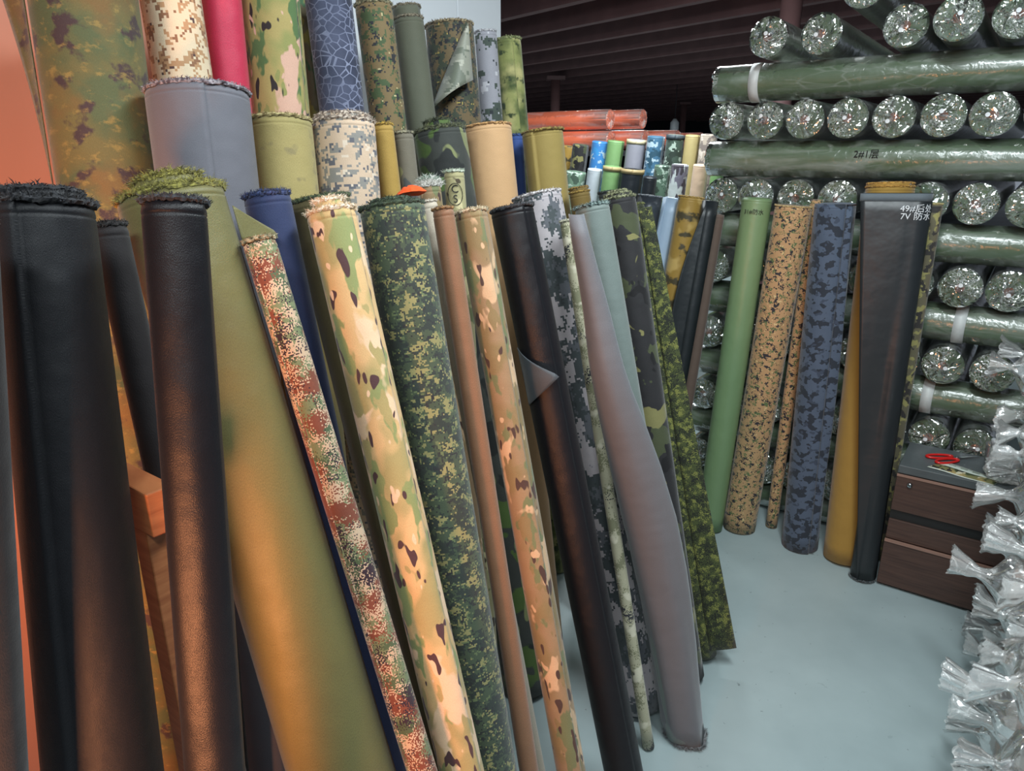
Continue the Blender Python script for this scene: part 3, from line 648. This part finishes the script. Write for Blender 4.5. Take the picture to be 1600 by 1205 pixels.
z2 = ROLLS['R3'][1]; tang('R3', .5, .02, z2-.012, lambda t: .018+.02*math.sin(math.pi*t), side=1, curl=-14, out=.5, nz=20)
L = ROLLS['G2'][1]; tang('G2', -.6, .4, L-.005, lambda t: .085*(1-t)+.004, side=-1, curl=5, out=.05, nz=18)
L = ROLLS['G4'][1]; tang('G4', -.3, .3, L-.01, lambda t: .07*math.sin(math.pi*min(1, (1-t)*1.15+.02)), side=-1, curl=8, out=.25, nz=20)
# ---------------------------------------------------------------- crosswise stack of film-wrapped green rolls
m_green = fabric('stack_green', '4c6144', rough=.45, vinyl=True, weave=.05)
m_film = film('clear_film', haze=.03, base=.02, fre=.5, rough=.2, sc=16, bs=.5, crease=.10, csc=14., cw=.05, cst=(.5, 2, 2), patch=.22); m_filmend = film('crumpled_film', haze=.03, base=.13, rough=.06, sc=30, bs=.5, bd=.006, crease=.8, csc=9., cw=.07, cst=(1, .35, 1), cuv=True)
m_tape = plain('white_tape', 'c9d0cf', .5); m_stk = plain('white_sticker', 'dfe4e6', .45); m_plug = plain('core_plug_brown', '7a4a34', .8)
RW, LW = .0723, 1.5
def wr_body(seed):
    vs, fs, uvs = [], [], []; n = 36
    for i in range(7):
        x = LW*i/6
        for k in range(n+1):
            a = 2*math.pi*k/n; rr = RW*(1+.015*noise.noise(Vector((math.cos(a)*1.5, math.sin(a)*1.5, x*2+seed*5)))); vs.append((x, rr*math.cos(a), rr*math.sin(a)))
    for i in range(6):
        for k in range(n): fs.append((i*37+k, i*37+k+1, (i+1)*37+k+1, (i+1)*37+k)); uvs.append(tuple((RW*2*math.pi*q/n, LW*j/6) for q, j in ((k, i), (k+1, i), (k+1, i+1), (k, i+1))))
    for end, x in ((0, 0), (6, LW)):
        prev = [end*37+k for k in range(n)]
        for q in range(1, 9):
            f = 1-.9*q/8; ring = []
            for k in range(n): a = 2*math.pi*k/n; ring.append(len(vs)); vs.append((x+(.0015 if q % 2 else -.0015)*(1 if end else -1), RW*f*math.cos(a), RW*f*math.sin(a)))
            for k in range(n): fs.append((prev[k], prev[(k+1) % n], ring[(k+1) % n], ring[k])); uvs.append(((0, 0),)*4)
            prev = ring
        fs.append(tuple(prev)); uvs.append(((0, 0),)*n)
    return pyd('body', vs, fs, uvs)
def wr_film(seed):
    """sleeve of film around the roll, its near end gathered in pleats over the roll's end"""
    rng = random.Random(seed*17+1); vs, fs = [], []; n = 40
    xs = [LW+.012, LW*.8, LW*.6, LW*.4, LW*.2, .08, .02, 0]
    for x in xs:
        for k in range(n):
            a = 2*math.pi*k/n; c = Vector((math.cos(a)*2, math.sin(a)*2, x*4+seed*3))
            rr = RW*1.012*(1+.012*abs(noise.noise(c))+.006*noise.noise(c*4)); vs.append((x, rr*math.cos(a), rr*math.sin(a)))
    cx, cy = rng.uniform(-.25, .25)*RW, rng.uniform(-.25, .25)*RW; pl = [rng.uniform(-1, 1) for _ in range(n)]
    rings = 9
    for q in range(1, rings+1):
        f = 1-q/rings
        for k in range(n):
            a = 2*math.pi*k/n+.35*(1-f)*pl[(k*3) % n]; w = math.sin(math.pi*min(1, q/rings*1.15))
            d = -.005-.012*(1-f)-.011*w*pl[k]-.007*w*noise.noise(Vector((k*.9, q*1.3, seed)))
            vs.append((d, RW*1.02*f*math.cos(a)+cx*(1-f), RW*1.02*f*math.sin(a)+cy*(1-f)))
    m = len(xs)+rings
    for i in range(m-1):
        for k in range(n): fs.append((i*n+k, i*n+(k+1) % n, (i+1)*n+(k+1) % n, (i+1)*n+k))
    uvs = [tuple(((k_ % n if k_ % n or v_ % n == 0 else 0)/n*5 if False else (v_ % n if not (fi % n == n-1 and v_ % n == 0) else n)/n*6, (v_//n)/m*6) for v_ in f) for fi, f in enumerate(fs) for k_ in (0,)]
    me = pyd('film_wrap', vs, fs, uvs, smooth=False)
    sm = [i < (len(xs)-2)*n for i in range(len(fs))]; me.polygons.foreach_set('use_smooth', sm); 
    me.materials.append(m_film); me.materials.append(m_filmend); me.polygons.foreach_set('material_index', [0 if s else 1 for s in sm]); return me
def disc_me(name, r, th=.0012, n=20):
    vs = [(-th, r*math.cos(2*math.pi*k/n), r*math.sin(2*math.pi*k/n)) for k in range(n)]+[(0, r*math.cos(2*math.pi*k/n), r*math.sin(2*math.pi*k/n)) for k in range(n)]
    return pyd(name, vs, [tuple(range(n)), tuple(range(2*n-1, n-1, -1))]+[(k, k+n, (k+1) % n+n, (k+1) % n) for k in range(n)], smooth=False)
BODY = [wr_body(s) for s in range(3)]; FILM = [wr_film(s) for s in range(7)]
for b_ in BODY: b_.materials.append(m_green)
ST = disc_me('sticker', .0075); ST.materials.append(m_stk); PLUG = disc_me('core_plug', .016); PLUG.materials.append(m_plug)
tg = [[(-.02+.04*i, (RW+.004)*math.cos(a), (RW+.004)*math.sin(a)) for a in [2*math.pi*k/24 for k in range(25)]] for i in range(2)]
rngS = random.Random(11)
def wrapped(label, mat4, seed, tape=None, group=None, sticker=True):
    e = empty('wrapped_roll', mat4); tag(e, label, 'wrapped roll', group)
    o = link('body', BODY[seed % 3], None, e)
    f = link('film_wrap', FILM[seed % 7], None, e); a = rngS.uniform(0, 6.28); f.rotation_euler = (a, 0, 0)
    p = link('core_plug', PLUG, None, e); p.location = (-.004, 0, 0)
    if sticker:
        s = link('sticker', ST, None, e); s.location = (-.021-rngS.uniform(0, .006), rngS.uniform(-.018, .018), rngS.uniform(-.018, .018))
    if tape is not None:
        t = sheet('tape_strip', tg, m_tape, e, thick=.0006); t.location = (tape, 0, 0)
    return e
ORD = ['first', 'second', 'third', 'fourth', 'fifth', 'sixth', 'seventh', 'eighth']
PITCHZ, SP = .1505, .1565
def m_end(u, w, z): return Matrix.Translation(uw(u, w, z)) @ Matrix.Rotation(math.atan2(W.y, W.x), 4, 'Z')
def m_cross(u, w, z): return Matrix.Translation(uw(u, w, z)) @ Matrix.Rotation(AISLE, 4, 'Z')
k = 0
crosslab = {11: 'film-wrapped green roll lying across just below the topmost roll ends', 9: 'film-wrapped green roll lying across, second crosswise roll from the top, marked with ink', 7: 'film-wrapped green roll lying across, third crosswise roll from the top',
            5: 'film-wrapped green roll lying across, fourth crosswise from the top, white tape strip', 3: 'film-wrapped green roll lying across, fifth from the top, just above the cabinet', 1: 'film-wrapped green roll lying across low behind the cabinet', 0: ''}
ENDROW = {1: 6, 3: 5, 5: 4, 7: 3, 9: 2, 11: 1}
zc = lambda lay: .075+PITCHZ*lay
for lay in range(0, 13):
    if lay % 2 == 0:          # crosswise rolls
        n_ = lay//2
        lab = ['film-wrapped green roll lying across on the floor under the stack', 'film-wrapped green roll lying across, second crosswise roll up from the floor', 'film-wrapped green roll lying across behind the cabinet, third crosswise roll up from the floor',
               'film-wrapped green roll lying across, taped, fourth crosswise roll up from the floor', 'film-wrapped green roll lying across, third crosswise roll from the top', 'film-wrapped green roll lying across, second crosswise from the top, marked in ink',
               'film-wrapped green roll lying across, topmost crosswise roll of the stack'][n_]
        e = wrapped(lab, m_cross(-1.19+rngS.uniform(-.015, .015), 3.17, zc(lay)), lay+2, tape={12: .17, 6: 1.03, 4: .98}.get(lay), group='crosswise wrapped rolls', sticker=False)
        if lay == 10:
            o = link('handwriting', text_me('handwriting', '2#1\u5c42', .035, None), m_ink, e)
            me = o.data
            for v in me.vertices:       # letters lie on the film's near side
                a = v.co.z/RW+.25; v.co = Vector((v.co.y+.64, -(RW+.0045)*math.cos(a), (RW+.0045)*math.sin(a)))
    else:
        row = ENDROW.get(lay, 1)
        for c in range(8):
            u = -1.115+SP*c+rngS.uniform(-.004, .004)
            hid = (row in (3, 4, 5) and 1 <= c <= 4) or (row == 6 and c < 6) or (row == 5 and c == 5)
            if hid: lab = 'green roll end in clear film, mostly hidden behind leaning rolls, end row %d from top' % (row+1)
            else:
                lab = 'green roll end in clear film, %s from left, %s row of ends from the top' % (ORD[c], ORD[row])
            wrapped(lab, m_end(u, 3.08+rngS.uniform(-.012, .012), zc(lay)), k, group='wrapped roll ends facing the aisle'); k += 1
tops = [(-.965, 3.03, 0, .0), (-.775, 3.06, 0, 0), (-.632, 2.99, .133, 0), (-.49, 3.05, 0, .0), (-.325, 2.98, .0, 0), (-.16, 3.02, .0, .0), (.01, 3.02, 0, 0)]
for i, (u, w, dz, yaw) in enumerate(tops):
    lab = 'green roll end in clear film, %s from left on top of the stack' % ORD[i]
    wrapped(lab, m_end(u, w, .075+PITCHZ*13+dz*1.0) @ Matrix.Rotation(yaw*.35, 4, 'Z'), k, group='wrapped rolls on top of the stack'); k += 1
# ---------------------------------------------------------------- rolls standing at the far end
far_up = [(0.249, 5.683, 0.43, 5.552, 1.658, 0.062), (0.324, 5.468, 0.496, 5.343, 1.665, 0.06), (0.482, 5.514, 0.64, 5.4, 1.687, 0.06), (0.599, 5.429, 0.745, 5.324, 1.691, 0.062), (0.745, 5.324, 0.875, 5.229, 1.697, 0.067), (0.88, 5.226, 0.996, 5.142, 1.717, 0.062), (1.007, 5.134, 1.11, 5.06, 1.723, 0.061), (1.12, 5.053, 1.209, 4.988, 1.721, 0.051), (1.22, 4.98, 1.299, 4.923, 1.724, 0.055)]
far_lo = [(0.295, 5.279, 0.45, 5.167, 1.484, 0.072), (0.431, 5.18, 0.574, 5.077, 1.503, 0.053), (0.55, 5.095, 0.681, 4.999, 1.521, 0.061), (0.691, 4.993, 0.806, 4.909, 1.506, 0.077), (0.784, 4.765, 0.884, 4.693, 1.463, 0.045), (0.883, 4.854, 0.98, 4.784, 1.532, 0.054), (0.99, 4.776, 1.075, 4.714, 1.537, 0.055), (1.117, 4.684, 1.189, 4.632, 1.538, 0.05), (1.216, 4.613, 1.278, 4.568, 1.558, 0.04)]
FU = [('gold_camo', 'sand'), ('dark_woodland', 'dark'), ('f_blue', 'blue'), ('f_green', 'green'), ('f_grey', 'grey'), ('f_bluedig', 'bluedig'), ('f_greendig', 'gd'), ('f_sand', 's'), ('f_pinkdig', 'p')]
fabric('f_blue', '3d7fbe', [D('a9c0cc', 16, .54, pix=.006, d=3., seed=1), D('3a8ac4', 12, .56, pix=.006, seed=3)], rough=.5)
fabric('f_green', '7aa068', rough=.45, vinyl=True); fabric('f_grey', '8a8a94', rough=.4, vinyl=True)
fabric('f_bluedig', '3d6580', [D('a3b8c4', 14, .53, pix=.007, d=3., seed=2), D('294a5c', 16, .55, pix=.007, d=3., seed=4)], rough=.5)
fabric('f_greendig', '3a4a40', [D('98a89c', 14, .55, pix=.007, d=3., seed=6), D('27332c', 16, .55, pix=.007, d=3., seed=4)], rough=.5)
fabric('f_sand', 'a89868', rough=.45, vinyl=True); fabric('f_pinkdig', 'a39688', [D('756a64', 18, .53, pix=.006, d=3., seed=1), D('c4b8ac', 18, .58, pix=.006, d=3., seed=5)])
fabric('f_white', 'b4bcc2', rough=.45, vinyl=True); fabric('f_black', '23272c', rough=.35, vinyl=True); fabric('f_beige', 'c9ad92', rough=.5)
fabric('f_tiger', 'b9c1c0', [D('3e3840', 9, .49, soft=.01, d=3., st=(1.6, .6), seed=2), D('6d6a78', 14, .58, soft=.01, st=(1.6, .6), d=2., seed=5)])
fabric('f_sage', '6f8a74', [D('b4c8b8', 16, .55, soft=.01, seed=3, d=3.), D('44584a', 14, .57, soft=.01, seed=6, d=3.)])
fabric('f_pixgreen', '56705e', [D('a0b4a4', 15, .54, pix=.006, d=3., seed=2), D('33463a', 15, .55, pix=.006, d=3., seed=4)])
LU = ['sand camouflage roll at the left of the far upper row', 'dark green camouflage roll with yellow marks in the far row', 'bright blue pixel camouflage roll in the far row', 'apple green coated roll, upper of the two in the far rows', 'shiny grey coated roll with a cream rim in the far row', 'blue-grey pixel camouflage roll, tall in the far row', 'grey-green pixel camouflage roll with a dark cap in the far row', 'pale sand coated roll in the far upper row', 'pinkish grey pixel camouflage roll at the right of the far upper row']
LO_ = [('f_sage', 'grey-green blotched camouflage roll, lowest left of the far rows'), ('f_white', 'white coated roll in the far lower row'), ('f_green', 'apple green coated roll, lower of the two in the far rows'), ('f_black', 'black coated roll with a tan rim in the far lower row'), ('f_black', 'small black coated roll behind the dark grey coated roll'), ('f_pixgreen', 'mint green pixel camouflage roll in the far lower row'), ('f_tiger', 'black and white tiger stripe roll in the far lower row'), ('f_beige', 'beige coated roll beside the tiger stripe roll'), ('f_green', 'green coated roll at the far right, touching the wrapped stack')]
RIM = {4: 'd8c9a4', 6: '3a444a'}; RIM2 = {2: 'a89a6c', 3: 'a8946a'}
for rows, spec, rims in ((far_up, [(m[0], l) for m, l in zip(FU, LU)], RIM), (far_lo, LO_, RIM2)):
    for i, (bx, by, tx, ty, tz, r) in enumerate(rows):
        e, L = roll('far_fabric_roll', (bx, by), (tx, ty, tz), r, spec[i][0], spec[i][1], seam=.9 if i % 2 else 2., seed=120+i, group='rolls standing at the far end', ns=40, fray=None)
        if i in rims:
            g_ = [[((r+.0015)*math.cos(a), (r+.0015)*math.sin(a), L-.03+.03*q) for a in [2*math.pi*k_/30 for k_ in range(31)]] for q in range(2)]
            sheet('rim_band', g_, plain('rim_'+rims[i], rims[i], .6), e, thick=.001)
# orange film-wrapped rolls piled behind on a steel shelf
m_or = fabric('orange_vinyl', 'ff7440', rough=.45, vinyl=True, weave=.06); m_ofilm = film('orange_pile_film', haze=.06, base=.02, fre=.35, rough=.25, sc=14, bs=.7, patch=.25)
OB = BODY[0].copy(); OB.materials.clear(); OB.materials.append(m_or); OF = FILM[2].copy(); OF.materials.clear(); OF.materials.append(m_ofilm); OF.materials.append(m_ofilm)
orange = [(-2.79, 5.15, 1.855, 0, 'orange roll in cloudy film, long and highest in the far pile'), (-2.77, 5.13, 1.70, 0, 'orange roll in cloudy film, long, just under the highest one'),
          (-2.66, 5.45, 1.865, .5, 'orange roll in cloudy film behind the two long ones, upper'), (-2.64, 5.47, 1.71, .5, 'orange roll in cloudy film behind the two long ones, lower'), (-2.50, 5.78, 1.715, 1, 'short orange roll end, second from the right of the far pile'), (-2.40, 6.05, 1.70, 1, 'rightmost small orange roll end in the far pile')]
for (u, w, z, q, lab) in orange:
    e = empty('orange_roll', Matrix.Translation(uw(u, w, z)) @ Matrix.Rotation(AISLE+math.pi, 4, 'Z')); tag(e, lab, 'wrapped roll', 'orange wrapped rolls')
    link('body', OB, None, e); link('film_wrap', OF, None, e)
m_shelf = plain('dark_steel', '2b2d30', .5)
e = empty('steel_shelf', Matrix.Translation(uw(-3.4, 5.6)) @ Matrix.Rotation(AISLE, 4, 'Z')); tag(e, 'dark steel shelf under the orange wrapped rolls', 'shelf')
box('shelf_board', (-1.0, 1.15, -.6, .6, 1.585, 1.62), m_shelf, e, .003)
for x in (-.95, 1.1):
    for y in (-.55, .55): box('leg', (x-.03, x+.03, y-.03, y+.03, 0, 1.585), m_shelf, e, .003)
# posts and lamp in the dark hall
def column(label, x, y, r, plate=True):
    e = empty('steel_column', Matrix.Translation((x, y, 0))); tag(e, label, 'column')
    link('shaft', tube_me('shaft', [(0, 0, .0), (0, 0, 1.4), (0, 0, 2.84)], r, 20), m_joist, e)
    box('cap_plate', (-r*1.9, r*1.9, -r*1.9, r*1.9, 2.84, 2.9), m_joist, e, .004); box('base_plate', (-r*2, r*2, -r*2, r*2, 0, .02), m_joist, e, .004)
column('maroon round steel post behind the orange rolls', .77, 13.5, .085); column('thin maroon steel post far back beside the hanging lamp', 4.55, 20, .075); column('maroon steel post rising behind the wrapped stack', 2.13, 6.0, .08)
e = empty('hanging_lamp', Matrix.Translation((3.25, 15, 0))); tag(e, 'small white hanging lamp in the dark hall, unlit', 'lamp')
link('shade', tube_me('shade', [(0, 0, 2.0), (0, 0, 2.03), (0, 0, 2.2), (0, 0, 2.24), (0, 0, 2.27)], .08, 18, rad=[.05, .085, .085, .05, .03]), plain('white_enamel', 'd8dde0', .4), e)
link('cord', tube_me('cord', [(0, 0, 2.27), (0, 0, 2.6), (0, 0, 3.14)], .008, 6), m_shelf, e)
# ---------------------------------------------------------------- drawer cabinet and what lies on it
m_wal = wood('walnut_laminate', '3f2d27', '523c33', .45, (2.5, 3, 55)); m_ctop = plain('grey_laminate', '4e5557', .45, sc=9); m_cb = plain('cabinet_black', '17191a', .5)
m_lip = wood('walnut_edge', '8a6a5c', '96776a', .4)
e = empty('drawer_cabinet', Matrix.Translation(uw(-.237, 2.77)) @ Matrix.Rotation(AISLE, 4, 'Z')); tag(e, 'low brown wooden drawer cabinet with a dark grey top', 'cabinet')
CW, CD = .40, .27
box('carcass', (.004, CW-.004, .018, CD, .012, .475), m_cb, e, .002)
box('top_board', (0, CW, 0, CD, .476, .508), m_ctop, e, .003)
d1 = box('drawer', (0, CW, 0, .018, .325, .470), m_wal, e, .002); d2 = box('drawer', (0, CW, 0, .018, .205, .286), m_wal, e, .002)
box('finger_groove', (.0, CW, .008, .018, .286, .325), m_cb, e)
d3 = box('drawer', (-.001, CW, -.010, .018, .012, .200), m_wal, e, .002)
box('edge_strip', (0, CW, -.003, .004, .464, .4725), m_lip, d1); box('edge_strip', (0, CW, -.014, -.002, .195, .2035), m_lip, d3)
lk = link('lock', tube_me('lock', [(.047, -.009, .438), (.047, -.006, .438), (.047, 0, .438)], .009, 16, rad=[.007, .009, .010]), plain('chrome', 'b8bec2', .2, 1.), d1)
tag(lk, 'chrome lock'); link('keyhole', tube_me('keyhole', [(.047, -.0095, .434), (.047, -.0095, .442)], .0014, 6), m_cb, lk)
for x in (.03, CW-.03):
    for y in (.04, CD-.03): box('foot', (x-.015, x+.015, y-.015, y+.015, 0, .012), m_cb, e)
CT = .508
def cab(u, w, z=0): return uw(u, w, CT+z)

m_red = plain('red_plastic', 'c8201e', .3); m_steel = plain('scissor_steel', 'a9b0b4', .28, 1.)
sc_c = cab(-.075, 2.945, .006); d_ = (uw(.0, 3.03)-uw(-.12, 2.92)).normalized()
e = empty('scissors', Matrix.Translation(sc_c) @ Matrix.Rotation(math.atan2(d_.y, d_.x), 4, 'Z')); tag(e, 'pair of scissors with red loop handles lying on the cabinet top', 'scissors')
for sgn in (-1, 1):
    pts = []
    for k_ in range(26):
        a = 2*math.pi*k_/26; pts.append((-.052+.048*math.cos(a)*(1+.12*math.cos(a)), sgn*.021+.0165*math.sin(a)+sgn*.010*(-math.cos(a))*.5, .0))
    link('handle', tube_me('handle', pts, .0048, 8, True), m_red, e)
    bl = bmesh.new(); vv = [bl.verts.new(p) for p in ((0, -sgn*.002, -.001*sgn), (.012, sgn*.009-.002*sgn, -.001*sgn), (.11, sgn*.002, -.001*sgn), (.012, -sgn*.004, -.001*sgn))]
    f_ = bl.faces.new(vv); ex = bmesh.ops.extrude_face_region(bl, geom=[f_])
    for v in ex['geom']:
        if isinstance(v, bmesh.types.BMVert): v.co.z += .002*1
    bmesh.ops.recalc_face_normals(bl, faces=bl.faces[:]); link('blade', bm_me('blade', bl), m_steel, e)
link('pivot_screw', tube_me('pivot_screw', [(.008, 0, -.003), (.008, 0, .004)], .0045, 12), m_steel, e)
# printed fabric swatch card
A_, B_, C_, D__ = [Vector(p) for p in ((-.150, 2.805, 0), (.055, 2.762, 0), (.085, 2.838, 0), (-.100, 2.893, 0))]
e = empty('swatch_card', Matrix.Translation(cab(0, 0, 0)) @ Matrix.Rotation(AISLE, 4, 'Z')); tag(e, 'swatch card with a camouflage strip at the front edge of the cabinet top', 'swatch card')
def quad_grid(a, b, c, d, z, n=12): return [[tuple(a.lerp(b, j/n).lerp(d.lerp(c, j/n), i/4)+Vector((0, 0, z+.0012*math.sin(j*.7)))) for j in range(n+1)] for i in range(5)]
def uvsheet(name, grid, mat, parent): return sheet(name, grid, mat, parent, thick=.0012)
cd_ = uvsheet('card', quad_grid(A_, B_, C_, D__, .0022), plain('pale_card', 'cfd8cc', .5), e)
g = NT('swatch_camo'); v_ = g.obj(); c_ = lin('7c7a4e')
for cc, s_, t_, off_ in (('3e4a2c', 26, .53, 3), ('a5915c', 22, .56, 8), ('2a2620', 34, .58, 15), ('d3ccae', 30, .64, 21)):
    c_ = g.mix(g.math('GREATER_THAN', g.noise(g.n('ShaderNodeMapping', Vector=v_, Location=(off_, 0, 0)).outputs[0], s_, 2.), t_), c_, lin(cc))
g.bsdf(c_, .6)
uvsheet('camouflage_strip', quad_grid(A_.lerp(D__, .06)+Vector((.004, 0, 0)), B_.lerp(C_, .06), B_.lerp(C_, .55), A_.lerp(D__, .55), .0042), g.m, e)
for i in range(4):
    a = D__.lerp(C_, .12+.2*i).lerp(A_.lerp(B_, .12+.2*i), .18); b = a+Vector((.022, -.004, 0))
    uvsheet('print_line', [[tuple(a.lerp(b, j/3)+Vector((0, -.006*q, .0044+.0004))) for j in range(4)] for q in range(2)], plain('grey_print', '8f9a8e', .6), cd_)
# clear plastic cup with a marker in it
m_cup = film('cup_plastic', haze=.16, base=.10, rough=.08, sc=5, bs=.1)
e = empty('plastic_cup', Matrix.Translation(cab(.045, 2.93, .001))); tag(e, 'clear plastic cup holding a white marker on the cabinet', 'cup')
def lathe(name, prof, n=28):
    vs = [(r_*math.cos(2*math.pi*k_/n), r_*math.sin(2*math.pi*k_/n), z_) for r_, z_ in prof for k_ in range(n)]
    fs = [(i*n+k_, i*n+(k_+1) % n, (i+1)*n+(k_+1) % n, (i+1)*n+k_) for i in range(len(prof)-1) for k_ in range(n)]
    return pyd(name, vs, fs+[tuple(range(n))[::-1]])
link('cup_wall', lathe('cup_wall', [(.026, 0), (.027, .004), (.036, .09), (.038, .092), (.0375, .094), (.0355, .09), (.0265, .005)]), m_cup, e)
link('scraps', lathe('scraps', [(.024, .004), (.027, .02), (.028, .03), (.015, .036), (.004, .038)]), plain('green_scrap', '9fb5a0', .8, bs=.6, sc=90), e)
e = empty('marker_pen', Matrix.Translation(cab(.045, 2.93, .012)) @ Matrix.Rotation(-.28, 4, 'Y') @ Matrix.Rotation(.15, 4, 'X')); tag(e, 'white marker pen standing in the clear plastic cup', 'pen')
link('barrel', tube_me('barrel', [(0, 0, .03), (0, 0, .085)], .0065, 12), plain('white_plastic', 'd5dadb', .4), e); link('cap', tube_me('cap', [(0, 0, .085), (0, 0, .118), (0, 0, .121)], .0075, 12, rad=[.0078, .0078, .005]), plain('grey_plastic', 'b5bcc0', .4), e)
# ---------------------------------------------------------------- rolls in crumpled film piled at the right edge
m_mf = film('milky_film', tint=(.86, .87, .86), haze=.26, base=.04, fre=.6, rough=.16, sc=14, bs=.5, bd=.012, crease=.4, csc=18., cw=.06)
BC = [plain('bundle_beige', 'a08c7c', .8, sc=6), plain('bundle_brown', '8a6a58', .8, sc=6), plain('bundle_grey', '90908a', .8, sc=6)]
rb = random.Random(23)
def bundle_film(seed, r=.079, L=.9):
    vs, fs = [], []; n = 36
    prof = [(L, 1.0), (.7, 1.04), (.5, 1.05), (.35, 1.04), (.25, 1.06), (.17, 1.08), (.10, 1.07), (.05, 1.06), (.01, 1.0), (-.012, .92), (-.028, .70), (-.040, .42), (-.050, .22), (-.062, .20), (-.08, .34), (-.10, .50), (-.115, .58)]
    rj = random.Random(seed*7+2); fl = rj.uniform(.35, .9); st = rj.uniform(.7, 1.35)
    prof = [(x*(st if x < 0 else 1), f*(rj.uniform(.8, 1.15) if x < -.02 else 1)) for x, f in prof]
    for i, (x, f) in enumerate(prof):
        for k_ in range(n):
            a = 2*math.pi*k_/n; c = Vector((math.cos(a)*2.2, math.sin(a)*2.2, x*9+seed*4.7))
            am = .03 if x > 0 else .26
            rr = r*f*(1+am*noise.noise(c*1.1)+am*.5*noise.noise(c*2.6)); sag = -.03*max(0, -x-.05)/.08
            vs.append((x+.02*noise.noise(c*2+Vector((7, 0, 0)))*(.5 if x < 0 else .4), rr*math.cos(a)*(1 if x > -.03 else fl), rr*math.sin(a)+sag))
    for i in range(len(prof)-1):
        for k_ in range(n): fs.append((i*n+k_, i*n+(k_+1) % n, (i+1)*n+(k_+1) % n, (i+1)*n+k_))
    me = pyd('film_wrap', vs, fs, smooth=True); me.materials.append(m_mf); return me
BF = [bundle_film(s) for s in range(9)]
bb = body_me('body', .073, .9, 1., .002, None, .01, 5, groove=False, nz=5, ns=40)
RINGS = pyd('tie', *(lambda t: ([v.co[:] for v in t.vertices], [tuple(p.vertices) for p in t.polygons]))(tube_me('tie', [(-.062, .019*math.cos(2*math.pi*k_/14), .019*math.sin(2*math.pi*k_/14)) for k_ in range(14)], .004, 6, True)))
RINGS.materials.append(plain('white_tie', 'd9dcdb', .6))
cols = 7; ZL = ['floor', 'second', 'third', 'fourth', 'fifth', 'sixth']
kk = 0
for c in range(cols):
    nl = [4, 4, 4, 4, 5, 6, 6][c]
    for l in range(nl):
        w = 1.43+.187*c+(.0 if l % 2 == 0 else .0)+rb.uniform(-.006, .006); z = .093+.187*l; u = .20+rb.uniform(-.03, .03)+(.0 if c < 4 else .012-.026*l)
        lab = 'roll in crumpled milky film at right edge, %s layer, %s column from the camera' % ('lowest' if l == 0 else ZL[l], ORD[c])
        e = empty('film_bundle', m_cross(u, w, z)); tag(e, lab, 'wrapped roll', 'film bundles piled at the right edge')
        b_ = bpy.data.objects.new('body', bb); COL.objects.link(b_); b_.parent = e; b_.rotation_euler = (0, math.pi/2, 0); 
        if not bb.materials: bb.materials.append(BC[0])
        b_.material_slots[0].link = 'OBJECT'; b_.material_slots[0].material = BC[(c*2+l) % 3]
        f_ = link('film_wrap', BF[(kk*5) % 9], None, e); f_.rotation_euler = (rb.uniform(-3.1, 3.1), 0, 0)
        kk += 1
# crumpled clear bag on the cabinet's front right corner
bmx = bmesh.new(); bmesh.ops.create_icosphere(bmx, subdivisions=4, radius=1)
for v in bmx.verts:
    c = v.co.copy(); k_ = 1+.28*noise.noise(c*1.9+Vector((3, 1, 7)))+.16*noise.noise(c*4.5)+.07*noise.noise(c*9)
    v.co = Vector((c.x*.062*k_, c.y*.060*k_, max(c.z*.058*k_, -.040)))
e = link('plastic_bag', bm_me('plastic_bag', bmx, False), film('bag_film', tint=(.9, .91, .9), haze=.30, base=.04, fre=.7, rough=.14, sc=20, bs=.4, crease=.3, csc=22., cw=.06)); e.matrix_world = m_cross(.082, 2.835, CT+.0415)
tag(e, 'crumpled cloudy plastic bag on the front right corner of the cabinet top', 'plastic bag')
